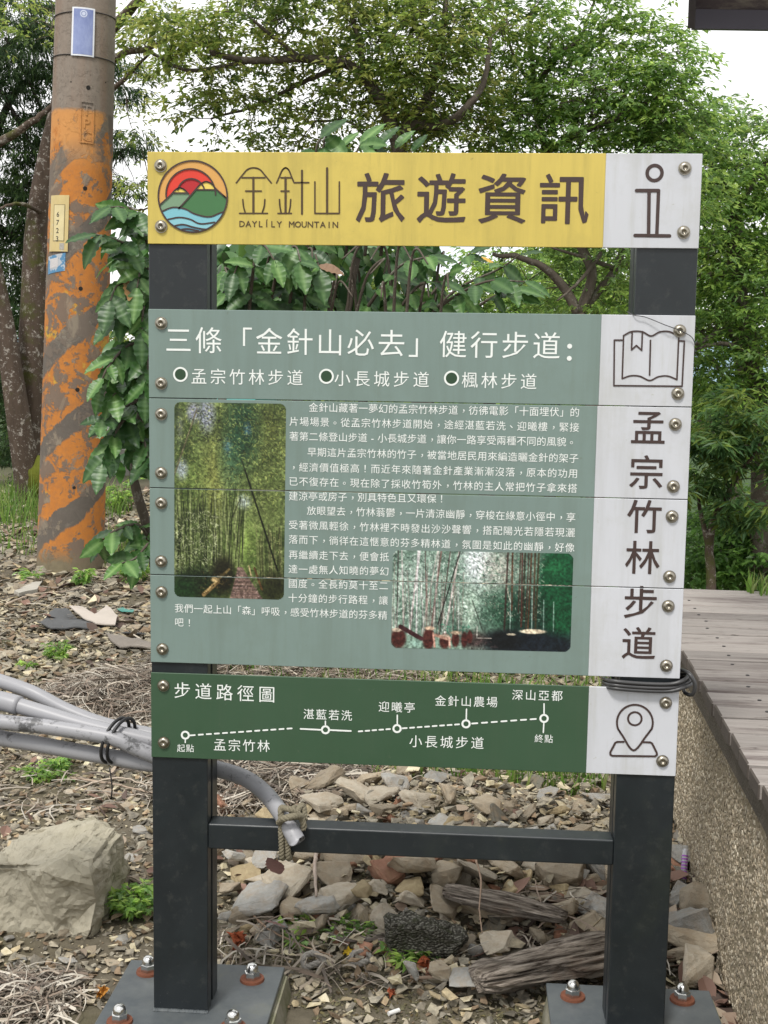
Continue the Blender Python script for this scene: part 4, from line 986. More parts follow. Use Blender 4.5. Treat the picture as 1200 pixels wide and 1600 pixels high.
# ------------------------------------------------------------------ boardwalk deck and its wall
DV = ray(807, 571); DV = np.array([DV[0], DV[1], 0]); DV /= np.linalg.norm(DV); DN = np.array([DV[1], -DV[0], 0])
ZD = .560
C0 = at_z(1068, 1010, ZD)                  # a point of the deck's long edge
Cfar = at_z(1072, 918, ZD); sfar = float((Cfar-C0)@DV)
deck_rot = math.atan2(DN[1], DN[0])
deck = empty('wooden_deck', (C0[0], C0[1], 0), 'raised deck of weathered grey-pink planks on a pebbled wall right of the sign', 'deck'); deck.rotation_euler = (0, 0, deck_rot)
wd = M('weathered_plank', .8, .25); rd = wd.rnd(); cc = wd.N.new('ShaderNodeCombineXYZ'); wd.L.new(wd.math('MULTIPLY', rd, 60.0), cc.inputs[0]); wd.L.new(wd.math('MULTIPLY', rd, 23.0), cc.inputs[1])
va = wd.N.new('ShaderNodeVectorMath'); va.operation = 'ADD'; wd.L.new(wd.tc.outputs['Object'], va.inputs[0]); wd.L.new(cc.outputs[0], va.inputs[1])
def wvec(sc): n = wd.N.new('ShaderNodeMapping'); n.inputs['Scale'].default_value = sc; wd.L.new(va.outputs[0], n.inputs['Vector']); return n.outputs[0]
gr = wd.noise(7, 7, .7, wvec((.9, 16, 16))); c = wd.mix(gr, (.17, .150, .135), (.43, .395, .365)); c = wd.mix(wd.ramp(wd.noise(3, 6, .7, wvec((.6, 5, 5))), [(.50, 0.0), (.66, .85)]), c, (.12, .095, .088))
c = wd.mix(wd.ramp(wd.noise(40, 4, .6, wvec((.5, 3, 3))), [(.62, 0.0), (.70, .7)]), c, (.07, .055, .05))
hs_ = wd.N.new('ShaderNodeHueSaturation'); wd.L.new(wd.math('ADD', wd.math('MULTIPLY', rd, .45), .72), hs_.inputs['Value']); wd.L.new(c, hs_.inputs['Color']); wd.base(hs_.outputs[0]); wd.bump(gr, .5, .004)
nlm = simple('old_nail', (.03, .028, .028), .6, bump=0)
endm = simple('dark_end_grain', (.085, .07, .058), .9, var=.5, scale=25, bump=.6)
s = sfar-.055; kk = 0
while s > -2.6:
    ln_ = 3.2; j0 = rng.normal(0, .003)
    V, F = box(-.012+j0, ln_, -.0455, .0455, 0, .032); bm = bmesh.new(); vs = [bm.verts.new(v) for v in V]
    for f in F: bm.faces.new([vs[q] for q in f])
    bmesh.ops.recalc_face_normals(bm, faces=bm.faces[:]); bmesh.ops.bevel(bm, geom=bm.edges[:], offset=.003, segments=1, affect='EDGES')
    me = bpy.data.meshes.new('plank'); bm.to_mesh(me); bm.free(); me.materials.append(wd.m)
    pl = link('plank', me, deck, (0, s, ZD-.032+rng.normal(0, .0012))); pl.rotation_euler = (rng.normal(0, .012), rng.normal(0, .0008), rng.normal(0, .0015))
    pl.data.materials.append(endm)
    for f_ in pl.data.polygons:
        if f_.normal.x < -.7: f_.material_index = 1
    for xx in (.10, .72):
        V, F = tube([(0, 0, 0), (0, 0, .0338)], .0045, 7); gq = Geo(); gq.add(V, F); nl_ = gq.build('nail', nlm, pl, loc=(xx+rng.normal(0, .008), rng.normal(0, .01), 0))
    s -= .1045; kk += 1
edge_m = simple('rotten_edge_timber', (.10, .085, .065), .9, var=.5, scale=16, bump=.8, bdist=.008)
V, F = box(.002, .05, -2.8, sfar, ZD-.085, ZD-.034); g = Geo(); g.add(V, F); g.build('edge_beam', edge_m, deck)
V, F = box(-.0, 3.2, sfar-.05, sfar-.005, ZD-.115, ZD-.034); g = Geo(); g.add(V, F); g.build('edge_beam', edge_m, deck)
pw = M('wall_mortar', .95, .2); pw.base(pw.mix(pw.noise(30, 5), (.20, .165, .11), (.34, .29, .20))); pw.bump(pw.noise(90, 4), .5, .004)
V, F = box(.012, .20, -2.8, sfar-.02, -.4, ZD-.0855); g = Geo(); g.add(V, F)
wall = g.build('pebbled_wall', pw.m); wall.location = (C0[0], C0[1], 0); wall.rotation_euler = (0, 0, deck_rot); tag(wall, 'exposed-aggregate retaining wall of small tan pebbles under the deck', 'wall')
# grains standing out of the wall face
r = np.random.default_rng(12); n = 27000; u = r.uniform(-2.1, sfar, n); h_ = r.uniform(-.12, ZD-.092, n)
ico = [(math.cos(t)*.5, math.sin(t)*.5) for t in np.linspace(0, 2*np.pi, 6, endpoint=False)]
Vt = np.array([(-.0, y, z) for y, z in ico]+[(-.32, y*.62, z*.62) for y, z in ico]); q_ = np.arange(6); Ft = np.stack([q_, (q_+1) % 6, (q_+1) % 6+6, q_+6], 1); Fc = np.array([[6, 7, 8, 9], [9, 10, 11, 6]])
an = r.random(n)*6.28; L1 = r.uniform(.006, .0145, n); L2 = L1*r.uniform(.35, .7, n); ca, sa = np.cos(an), np.sin(an)
yy = Vt[:, 1][None]*L1[:, None]; zz = Vt[:, 2][None]*L2[:, None]; VV = np.stack([.0125+Vt[:, 0][None]*L2[:, None], u[:, None]+yy*ca[:, None]-zz*sa[:, None], h_[:, None]+yy*sa[:, None]+zz*ca[:, None]], -1)
pal = np.array([(.42, .35, .25), (.33, .27, .19), (.50, .43, .32), (.24, .20, .145), (.56, .50, .39)]); C = np.repeat(pal[r.integers(0, 5, n)]*r.uniform(.7, 1.15, (n, 1)), 12, 0)
g = Geo(); g.add(VV.reshape(-1, 3), [(Ft[None]+(np.arange(n)*12)[:, None, None]).reshape(-1, 4), (Fc[None]+(np.arange(n)*12)[:, None, None]).reshape(-1, 4)], C)
gm = M('wall_pebbles', .7, .35); sp = gm.N.new('ShaderNodeSeparateXYZ'); gm.L.new(gm.tc.outputs['Object'], sp.inputs[0])
dk = gm.math('MULTIPLY', gm.ramp(gm.noise(3.5, 6, .7), [(.42, 0.0), (.62, 1.0)]), .55); gm.base(gm.mix(dk, gm.attr(), (.14, .115, .08)))
o = g.build('wall_pebbles', gm.m, wall, color=True); tag(o, kind='stuff')

# ------------------------------------------------------------------ eave of the shelter over the deck
em = M('dark_purple_metal', .32, .5); em.base(em.mix(em.noise(6, 6), (.085, .078, .115), (.13, .12, .16)))
so_ = M('eave_soffit_metal', .3, .5); so_.base(so_.mix(so_.ramp(so_.noise(3.5, 6, .7, so_.vec((1, 1, 4))), [(.5, 0.0), (.62, 1.0)]), (.16, .14, .16), (.50, .47, .44)))  # pale streaks put the glossy metal's reflections into the colour
E0 = at_d(1080, 47, 4.4); rdir = np.array([CP[0]-E0[0], CP[1]-E0[1], 0]); rdir /= np.linalg.norm(rdir); sdir = at_d(1300, 43.5, 4.4*1.0); sdir = _Rt*np.array([1, 1, 0]); sdir /= np.linalg.norm(sdir)
ev = empty('shelter_roof', tuple(E0), 'dark purple metal roof corner of a shelter above the deck', 'roof')
def slab(name, pts, mat):
    """six-sided piece from four lower and four upper corners, each (along the eave, towards the viewpoint, up)"""
    V = [sdir*a+rdir*b+np.array([0, 0, c]) for a, b, c in pts]; g = Geo(); g.add(V, np.array([[0, 3, 2, 1], [4, 5, 6, 7], [0, 1, 5, 4], [1, 2, 6, 5], [2, 3, 7, 6], [3, 0, 4, 7]])); return g.build(name, mat, ev)
bm = 0
slab('fascia', [(0, .02, 0), (4, .02, 0), (4, 0, 0), (0, 0, 0), (0, .02, .30), (4, .02, .30), (4, 0, .30), (0, 0, .30)], em.m)
slab('soffit', [(.012, 2.0, .46), (4, 2.0, .46), (4, .021, .062), (.012, .021, .062), (.012, 2.0, .60), (4, 2.0, .60), (4, .021, .20), (.012, .021, .20)], so_.m)
slab('verge_board', [(-.012, 2.0, .42), (.0115, 2.0, .42), (.0115, .021, .0), (-.012, .021, .0), (-.012, 2.0, .64), (.0115, 2.0, .64), (.0115, .021, .26), (-.012, .021, .26)], em.m)
for a_ in (3.0,):
    for b_ in (.3, 1.7): slab('roof_post', [(a_, b_+.1, -4), (a_+.1, b_+.1, -4), (a_+.1, b_, -4), (a_, b_, -4), (a_, b_+.1, .12+b_*.2), (a_+.1, b_+.1, .12+b_*.2), (a_+.1, b_, .10+b_*.2), (a_, b_, .10+b_*.2)], em.m)

# ================================================================== utility pole
G0 = gpt(110, 897); PB = np.array([G0[0], G0[1], float(gz(G0[0], G0[1]))])
_pd = math.hypot(PB[0]-CP[0], PB[1]-CP[1])+.19; PB = np.array([*at_d(110, 897, _pd)[:2], PB[2]])
PT = at_d(137.5, -120, _pd); ax = PT-PB; HP = np.linalg.norm(ax); ax /= HP
RB, RT_ = .5*108/FPX*_pd*.935, .5*92.5/FPX*_pd*.94
pole = empty('utility_pole', tuple(PB), 'round concrete utility pole with peeling orange and yellow paint bands', 'utility pole')
yv = np.array([PB[0]-CP[0], PB[1]-CP[1], 0]); yv /= np.linalg.norm(yv); yv -= ax*np.dot(yv, ax); yv /= np.linalg.norm(yv); xv = np.cross(yv, ax)
MP = Matrix([[xv[0], yv[0], ax[0], PB[0]], [xv[1], yv[1], ax[1], PB[1]], [xv[2], yv[2], ax[2], PB[2]], [0, 0, 0, 1]]); pole.matrix_world = MP
BI = np.array([xv, yv, ax])
def rad(z): return RB+(RT_-RB)*z/3.1
def cyl(th, z, off=0.0):                 # angle 0 faces the sign's side of the path
    r = rad(z)+off; return np.stack([r*np.sin(th), -r*np.cos(th), z], -1)
def pole_uv(px, py):
    o = BI@(CP-PB); d = BI@ray(px, py); r = .18
    for _ in range(4):
        a = d[0]**2+d[1]**2; b = 2*(o[0]*d[0]+o[1]*d[1]); c = o[0]**2+o[1]**2-r*r; D = max(b*b-4*a*c, 0); t = (-b-math.sqrt(D))/(2*a); p = o+d*t; r = rad(p[2])
    return math.atan2(p[0], -p[1]), p[2]
g = Geo(); K = 90; n = 96; zz = np.linspace(-.3, 7.0, K); th = np.linspace(0, 2*np.pi, n, endpoint=False)
T_, Z_ = np.meshgrid(th, zz); V = cyl(T_, Z_).reshape(-1, 3); i, j = np.mgrid[0:K-1, 0:n]; a_ = i*n+j; b2 = i*n+(j+1) % n
def polemat():
    m = M('painted_concrete_pole', .85, .3); sep = m.N.new('ShaderNodeSeparateXYZ'); m.L.new(m.tc.outputs['Object'], sep.inputs[0]); x, y, z = sep.outputs
    ang = m.math('ARCTAN2', x, m.math('MULTIPLY', y, -1.0))
    n1 = m.noise(3.4, 8, .72); n2 = m.noise(9, 8, .75, None, .6); n3 = m.noise(34, 6, .7); n4 = m.noise(5.5, 7, .7, m.vec((1, 1, .6)), .8)
    conc = m.mix(n3, (.165, .135, .11), (.31, .265, .22)); conc = m.mix(m.ramp(m.noise(1.0, 6, .6, m.vec((9, 9, .8))), [(.45, 0.0), (.7, .55)]), conc, (.24, .15, .10))
    conc = m.mix(m.ramp(m.noise(80, 3), [(.64, 0.0), (.70, .6)]), conc, (.07, .06, .05))
    s = m.math('FRACT', m.math('ADD', m.math('SUBTRACT', m.math('MULTIPLY', z, 1.9), m.math('MULTIPLY', ang, .30)), m.math('MULTIPLY', n4, .34)))
    ora = m.mix(n2, (.38, .125, .026), (.60, .25, .055)); ora = m.mix(m.ramp(n3, [(.45, 0.0), (.75, .7)]), ora, (.30, .14, .06)); ora = m.mix(m.ramp(m.noise(4.2, 6, .7, m.vec((1.1, 1, 1))), [(.60, 0.0), (.66, .85)]), ora, (.52, .34, .055))
    blk = m.mix(n2, (.075, .065, .055), (.18, .155, .13)); blk = m.mix(m.ramp(n1, [(.52, 0.0), (.6, .8)]), blk, (.24, .21, .17))
    stripe = m.ramp(s, [(0.0, 0.0), (.01, 1.0), (.72, 1.0), (.74, 0.0)])
    paint = m.mix(stripe, blk, ora)
    peel = m.ramp(m.math('ADD', m.math('MULTIPLY', n1, .45), m.math('MULTIPLY', n2, .55)), [(.500, 0.0), (.520, 1.0)])
    under = m.mix(m.ramp(n4, [(.42, 0.0), (.5, 1.0)]), (.24, .20, .15), (.155, .125, .10)); under = m.mix(m.ramp(n2, [(.36, 1.0), (.42, 0.0)]), under, (.46, .33, .12))
    mixd = m.mix(m.math('SUBTRACT', 1.0, m.math('MULTIPLY', peel, .93)), under, paint)
    top = m.ramp(m.math('MULTIPLY', m.math('ADD', z, m.math('MULTIPLY', n3, .03)), .2), [(.531, 1.0), (.534, 0.0)])
    upper = m.ramp(m.math('MULTIPLY', z, .2), [(.46, 0.0), (.50, 1.0)])      # the topmost band has kept its paint
    keep = m.mix(m.math('MULTIPLY', upper, m.ramp(n1, [(.50, 1.0), (.56, 0.0)])), mixd, m.mix(n2, (.50, .22, .07), (.60, .30, .10)))
    c = m.mix(top, conc, keep)
    low = m.ramp(m.math('ADD', m.math('MULTIPLY', z, 1.0), m.math('MULTIPLY', n2, .25)), [(.18, 1.0), (.30, 0.0)]); c = m.mix(low, c, m.mix(n3, (.13, .11, .07), (.24, .20, .13)))
    m.base(c); b = m.bump(peel, .5, .004); b = m.bump(n3, .4, .004, b); m.bump(m.noise(110, 4), .3, .002, b); return m.m
MAT['pole'] = polemat()
g.add(V, np.stack([a_, b2, b2+n, a_+n], -1).reshape(-1, 4)); g.build('shaft', MAT['pole'], pole, smooth=True)
def patch(name, px0, px1, py0, py1, off, thick, mat, nx_=14, nz_=2, slant=0):
    (t0, z0), (t1, z1) = pole_uv(px0, (py0+py1)/2), pole_uv(px1, (py0+py1)/2); za, zb = pole_uv((px0+px1)/2, py1)[1], pole_uv((px0+px1)/2, py0)[1]
    T, Zz = np.meshgrid(np.linspace(t0, t1, nx_), np.linspace(za, zb, nz_)); Zz = Zz+slant*(T-t0)
    A = cyl(T, Zz, off+thick).reshape(-1, 3); B = cyl(T, Zz, off).reshape(-1, 3); i, j = np.mgrid[0:nz_-1, 0:nx_-1]; a = i*nx_+j
    F1 = np.stack([a, a+1, a+nx_+1, a+nx_], -1).reshape(-1, 4); F2 = F1[:, ::-1]+len(A); bd = [j for j in range(nx_)]+[nx_*(i+1)-1 for i in range(1, nz_)]+[nx_*nz_-2-j for j in range(nx_-1)]+[nx_*(nz_-1-i) for i in range(1, nz_-1)]
    bd = np.array(bd); nb = np.roll(bd, -1); F3 = np.stack([bd, bd+len(A), nb+len(A), nb], 1); gg = Geo(); gg.add(np.concatenate([A, B]), [F1, F2, F3])
    o = gg.build(name, mat, pole); return o, (t0, t1, za, zb)
def on_patch(name, text, c_px, em_m, mat, off, spacing, parent, sx=1.0, depth=.0015):
    gg = Geo(); t0, z0 = pole_uv(*c_px)
    for i, ch in enumerate(text):
        V, F = glyph(ch, 0); cx = (V[:, 0].min()+V[:, 0].max())/2; zc_ = z0-i*spacing
        for q, (ox, oz) in enumerate(((0, 0), (.02, 0), (-.02, 0), (0, .02), (0, -.02))):
            u = (V[:, 0]-cx+ox)*em_m*sx; w = (V[:, 1]-.36+oz)*em_m; gg.add(cyl(t0+u/rad(z0), zc_+w, off+.00006*q), F)
    return gg.build(name, mat, parent)
blu = M('faded_blue_plate', .35, .5); blu.base(blu.mix(blu.ramp(blu.noise(7, 6, .7, blu.vec((1, 1, .5))), [(.35, 0.0), (.75, 1.0)]), (.13, .17, .38), (.34, .40, .62)))
wf = simple('white_plate_edge', (.72, .74, .78), .5, bump=0)
bp, _ = patch('blue_notice_plate', 113, 147, 12, 88, .006, .003, wf); bq, _ = patch('blue_field', 115.5, 144.5, 14.5, 85.5, .0092, .0006, blu.m); bq.parent = bp
wl_ = simple('pale_print', (.55, .60, .74), .5, bump=0)
t0, z0 = pole_uv(131, 22); gg = Geo(); ths = np.linspace(0, 6.283, 28, endpoint=False)
for r0, r1, lv in ((.0, .010, 0), (.014, .020, 0)):
    Vr = [cyl(t0+rr*math.cos(q)/.18, z0+rr*math.sin(q), .0102) for rr in (r0+.0001, r1) for q in ths]; jj = np.arange(28); gg.add(Vr, np.stack([jj, (jj+1) % 28, (jj+1) % 28+28, jj+28], 1))
gg.build('round_emblem', wl_, bp)
wire_m = simple('binding_wire', (.035, .03, .028), .6, bump=0)
for (pxl, pyl), (pxr, pyr), pm_ in (((91, 22), (183, 33), (137, 18)), ((90, 86), (182, 102), (137, 87))):
    tl, zl = pole_uv(pxl+1.5, pyl); tr, zr = pole_uv(pxr-1.5, pyr); tm, zm = pole_uv(*pm_)
    co = np.polyfit([math.sin(tl), math.sin(tm), math.sin(tr)], [zl, zm, zr], 2); T = np.linspace(0, 2*np.pi, 60); z = np.polyval(co, np.sin(T))
    z = np.where(np.cos(T) < 0, z, z); V, F = tube(cyl(T, z, .0035), .0028, 6, False); gg = Geo(); gg.add(V, F); gg.build('binding_wire', wire_m, pole)
pl_y = M('yellowed_number_plate', .5, .4); c = pl_y.mix(pl_y.noise(14, 7, .7), (.45, .33, .13), (.66, .55, .27)); c = pl_y.mix(pl_y.ramp(pl_y.noise(26, 6, .7), [(.58, 0.0), (.68, .8)]), c, (.50, .47, .40)); pl_y.base(c)
pl_c = simple('number_field', (.62, .53, .29), .5, bump=0); dk_ = simple('plate_digits', (.05, .045, .03), .5, bump=0)
npz, _ = patch('number_plate', 80, 107.5, 305, 393, .004, .002, pl_y.m)
a, _ = patch('number_field_frame', 85, 102, 319.5, 377, .0062, .0008, simple('plate_line', (.22, .17, .07), .6, bump=0)); a.parent = npz
a, _ = patch('number_field', 86, 101, 320.5, 376, .0072, .0006, pl_c); a.parent = npz
(_, za), (_, zb) = pole_uv(92, 335), pole_uv(91, 373)
on_patch('digits', '6723', (92, 335), .040, dk_, .0080, (za-zb)/3, npz)
a, _ = patch('plate_mark', 94, 101, 380, 390, .0062, .0008, simple('grey_mark', (.36, .34, .30), .6, scale=160, var=.6, bump=0)); a.parent = npz
stb = M('blue_sticker', .5, .4); stb.base(stb.mix(stb.ramp(stb.noise(16, 4, .6), [(.48, 0.0), (.52, 1.0)]), (.08, .22, .38), (.42, .45, .48)))
patch('torn_sticker', 76, 102, 401, 429, .0015, .0008, stb.m, slant=.03); 
a, _ = patch('sticker_text_patch', 79, 91, 405, 420, .0028, .0004, simple('sticker_paper', (.52, .50, .50), .6, scale=200, var=.4, bump=0), slant=.03)
emb = MAT['pole']
for q_, (c_, yy_) in enumerate((('T', 172), ('P', 192), ('C', 212))): on_patch('raised_letter', c_, (135.5, yy_), .078, emb, .0035, 1, pole)
for x0, x1, y0, y1 in ((126, 146, 158.5, 160.5), (126, 146, 222, 224), (125.5, 127, 160, 223), (145, 146.5, 160, 223)): patch('raised_frame', x0, x1, y0, y1, .0, .005, emb, 5)
hole = simple('bolt_hole_shade', (.012, .010, .008), .9, bump=0)  # flat near-black discs; the shade inside the holes is put into the colour
for px, py, r_ in ((138, 137, .0125), (133, 294.5, .012), (126, 451, .012), (121, 609, .012), (116, 762, .009), (111, 128, .004), (165, 129, .004)):
    t0, z0 = pole_uv(px, py); gg = Geo(); qs = np.linspace(0, 6.283, 16, endpoint=False); gg.add([cyl(t0+r_*math.cos(q)/.18, z0+r_*math.sin(q), .0012) for q in qs], np.arange(16).reshape(1, 16)); gg.build('bolt_hole_shade', hole, pole)

# ================================================================== trees
def leafmat(name, trans=.35, rough=.45, hue=0.5):
    m = M(name, rough, .35); c = m.attr(); m.base(c); tr = m.N.new('ShaderNodeBsdfTranslucent'); hs2 = m.N.new('ShaderNodeHueSaturation'); hs2.inputs['Value'].default_value = 2.0; hs2.inputs['Hue'].default_value = .485
    m.L.new(c, hs2.inputs['Color']); m.L.new(hs2.outputs[0], tr.inputs['Color']); mxs = m.N.new('ShaderNodeMixShader'); mxs.inputs[0].default_value = trans
    m.L.new(m.b.outputs[0], mxs.inputs[1]); m.L.new(tr.outputs[0], mxs.inputs[2]); m.L.new(mxs.outputs[0], m.N['Material Output'].inputs['Surface']); return m.m
MAT['leaf'] = leafmat('broadleaf_foliage', .48)
def barkmat(name, c0, c1, lich, moss=.0):
    m = M(name, .9, .2); n1 = m.noise(5, 7, .7, m.vec((3, 3, .8))); c = m.mix(n1, c0, c1)
    c = m.mix(m.ramp(m.noise(17, 8, .8), [(.55, 0.0), (.60, .9)]), c, lich); c = m.mix(m.ramp(m.noise(38, 4, .7), [(.63, 0.0), (.67, .8)]), c, tuple(min(.7, x*1.5) for x in lich))
    if moss: c = m.mix(m.ramp(m.noise(2.2, 6, .7), [(.52, 0.0), (.62, moss)]), c, (.07, .08, .015))
    m.base(c); b = m.bump(n1, .6, .02); m.bump(m.noise(40, 5, .7), .4, .006, b); return m.m
MAT['bark'] = barkmat('grey_brown_bark', (.055, .045, .035), (.15, .125, .10), (.20, .19, .16))
MAT['bark_lichen'] = barkmat('lichened_bark', (.03, .022, .016), (.15, .11, .085), (.38, .35, .31), .9)
MAT['bark_dark'] = barkmat('dark_bark', (.030, .026, .022), (.07, .06, .05), (.10, .10, .09))
def sprays(C, out, r, leaves, L_, w, tw=5, clump=.2, droop=.5, pal=None, bright=None, up=.15, narrow=False, flat=.35):
    """leaves set alternately along little twigs that fan out from each clump centre"""
    nC = len(C); n = nC*leaves; ci = np.repeat(np.arange(nC), leaves); ti = r.integers(0, tw, n)
    base_az = np.arctan2(out[:, 1], out[:, 0]); az = (base_az[:, None]+(np.arange(tw)/tw-.5)*3.6+r.normal(0, .25, (nC, tw)))[ci, ti]
    el = r.normal(up, flat, (nC, tw))[ci, ti]; tl = (clump*r.uniform(.6, 1.25, (nC, tw)))[ci, ti]; t = r.random(n)**.8
    d = np.stack([np.cos(az)*np.cos(el), np.sin(az)*np.cos(el), np.sin(el)], 1); P = C[ci]+d*(t*tl)[:, None]; P[:, 2] -= droop*.25*(t*tl)**1.5/np.sqrt(clump)
    P += r.normal(0, clump*.04, (n, 3)); sd = np.where(r.random(n) < .5, -1, 1)*r.uniform(.35, 1.2, n); a2 = az+sd; e2 = el*.4-droop*r.uniform(.2, 1.3, n)+r.normal(0, .25, n)
    D = np.stack([np.cos(a2)*np.cos(e2), np.sin(a2)*np.cos(e2), np.sin(e2)], 1); up_ = np.array([0, 0, 1.0])+r.normal(0, .35, (n, 3)); Sx = np.cross(D, up_); Sx /= np.linalg.norm(Sx, axis=1)[:, None]+1e-9; Nn = np.cross(Sx, D)
    ll = L_*r.uniform(.65, 1.25, n)[:, None]; ww = w*r.uniform(.75, 1.2, n)[:, None]
    V = np.stack([P, P+D*ll*.42+Sx*ww*.5+Nn*ww*.16, P+D*ll-Nn*ll*.08, P+D*ll*.42-Sx*ww*.5+Nn*ww*.16], 1).reshape(-1, 3)
    F = (np.array([[0, 1, 2], [0, 2, 3]])[None]+(np.arange(n)*4)[:, None, None]).reshape(-1, 3)
    pc = np.array(pal); cb = r.integers(0, len(pc), nC)[ci]; mixr = r.random(n) < .35; cb = np.where(mixr, r.integers(0, len(pc), n), cb)
    col = pc[cb]*r.uniform(.75, 1.25, (n, 1))*(r.uniform(.8, 1.2, nC)[ci])[:, None]
    V2 = np.repeat(col, 4, 0)
    # twiglets
    tc_ = C[:, None]+np.zeros((1, tw, 1)); return V, F, V2
GREENS = [(.15, .225, .05), (.20, .28, .065), (.10, .155, .038), (.25, .30, .08), (.07, .12, .034), (.26, .29, .085)]
BRIGHT = [(.155, .265, .06), (.22, .34, .075), (.115, .21, .05), (.27, .38, .10), (.08, .155, .04), (.17, .28, .10)]
DARKG = [(.028, .060, .022), (.040, .078, .026), (.020, .045, .018), (.055, .095, .034), (.06, .11, .03)]
def limb_pts(pts, dist, wob=.0):
    out = []
    for q in pts:
        d = q[2] if len(q) > 2 else dist; out.append(at_d(q[0], q[1], d))
    return np.array(out)
def tree(label, base_px, dist, trunk, limbs, blobs, pal, seed, leafL=.04, leafW=.017, leaves=34, tw=6, clump=.2, droop=.5, bark='bark', r0=.1, cat='tree', name='tree', group=None, up=.15, flat=.35, twigs=True, zbase=None):
    r = np.random.default_rng(seed); tp = limb_pts(trunk, dist); bx, by = tp[0][0], tp[0][1]; zb = float(gz(bx, by))-.08
    tr = empty(name, (bx, by, zb), label, cat, group); O = np.array([bx, by, zb]); g = Geo()
    TP = spline(np.vstack([[bx+.03, by, zb], tp]), 7); rr = np.linspace(r0, r0*.55, len(TP)); rr[:4] *= np.array([1.45, 1.25, 1.12, 1.04]); V, F = tube(TP, rr, 14); g.add(V-O, F)
    nodes = [TP[len(TP)//3:]]
    for lm_ in limbs:
        rad0 = lm_[0]; Pl = spline(limb_pts(lm_[1], dist), 6); Pl = Pl+r.normal(0, .004, Pl.shape)*np.linspace(0, 1, len(Pl))[:, None]
        V, F = tube(Pl, np.linspace(rad0, rad0*.35, len(Pl)), 8); g.add(V-O, F); nodes.append(Pl)
    ND = np.concatenate(nodes); Cs = []; Os = []
    for (px, py, rp, n_, *rest) in blobs:
        dd = rest[0] if rest else dist; asp = rest[1] if len(rest) > 1 else 1.0; c = at_d(px, py, dd); rw = rp*dd/FPX
        q = r.normal(0, 1, (n_, 3)); q /= np.linalg.norm(q, axis=1)[:, None]; q *= (r.random((n_, 1))**.42); Cs.append(c+q*np.array([rw, rw*1.1, rw*asp])); Os.append(q+r.normal(0, .2, q.shape))
    Cs = np.concatenate(Cs); Os = np.concatenate(Os)
    if seed == 11: kp = r.random(len(Cs)) < .78; Cs, Os = Cs[kp], Os[kp]
    if twigs:
        order = r.permutation(len(Cs))
        for k in order:
            c = Cs[k]; dd = np.linalg.norm(ND-c, axis=1); q = int(np.argmin(dd+r.random(len(ND))*.08)); a = ND[q]; L_ = dd[q]
            if L_ < .03 or L_ > 1.6: continue
            midp = (a+c)/2+r.normal(0, .09, 3)*L_+np.array([0, 0, .06*L_]); Pt = spline([a, midp, c], 4); V, F = tube(Pt, np.linspace(.0025+.004*min(1, L_), .0013, len(Pt)), 4, False); g.add(V-O, F)
            if k % 3 == 0: ND = np.vstack([ND, Pt[3:6]])
    g.build('trunk', MAT[bark], tr, smooth=True)
    V, F, C = sprays(Cs, Os, r, leaves, leafL, leafW, tw, clump, droop, pal, up=up, flat=flat); g2 = Geo(); g2.add(V-O, F, C); g2.build('crown', MAT['leaf'], tr, color=True)
    return tr

tree('spreading broadleaf tree forking behind the top of the sign, centre of the picture', (655, 900), 7.6, [(668, 760, 7.6), (650, 480, 7.5), (632, 330, 7.5), (622, 222, 7.5)],
     [(.042, [(622, 225, 7.5), (600, 165, 7.5), (572, 125, 7.5), (540, 100, 7.45), (470, 92, 7.4), (395, 95, 7.3), (330, 84, 7.2)]), (.040, [(622, 225, 7.5), (640, 190, 7.5), (668, 150, 7.55), (690, 60, 7.6), (700, -40, 7.7)]),
      (.034, [(640, 195, 7.5), (690, 195, 7.4), (725, 172, 7.3), (755, 130, 7.3), (765, 60, 7.3)]), (.022, [(572, 125, 7.5), (560, 60, 7.5), (540, -10, 7.6)]), (.018, [(470, 92, 7.4), (430, 60, 7.3), (380, 20, 7.2)]), (.018, [(540, 100, 7.5), (470, 130, 7.6), (400, 165, 7.7), (330, 185, 7.7)]),
      (.014, [(395, 95, 7.3), (300, 110, 7.3), (250, 90, 7.3), (225, 70, 7.3)]), (.015, [(632, 330, 7.5), (560, 200, 7.7), (480, 190, 7.8)])],
     [(470, 20, 95, 40, 7.5), (560, 40, 95, 46, 7.6), (650, 60, 95, 56, 7.6), (730, 70, 90, 52, 7.5), (380, 45, 80, 26, 7.3), (320, 110, 60, 16, 7.4), (430, 130, 90, 40, 7.6), (540, 150, 95, 50, 7.7), (640, 160, 85, 46, 7.5), (720, 180, 80, 46, 7.6),
      (360, 185, 70, 24, 7.7), (470, 210, 80, 26, 7.8), (600, -60, 140, 40, 7.7), (740, -40, 110, 34, 7.7), (440, -60, 110, 24, 7.5), (300, 30, 60, 14, 7.2), (285, 150, 34, 7, 7.5), (560, 90, 80, 26, 7.4), (660, 110, 80, 30, 7.4), (250, 60, 40, 8, 7.2)],
     GREENS, 11, .047, .021, 46, 6, .19, .45, r0=.085)
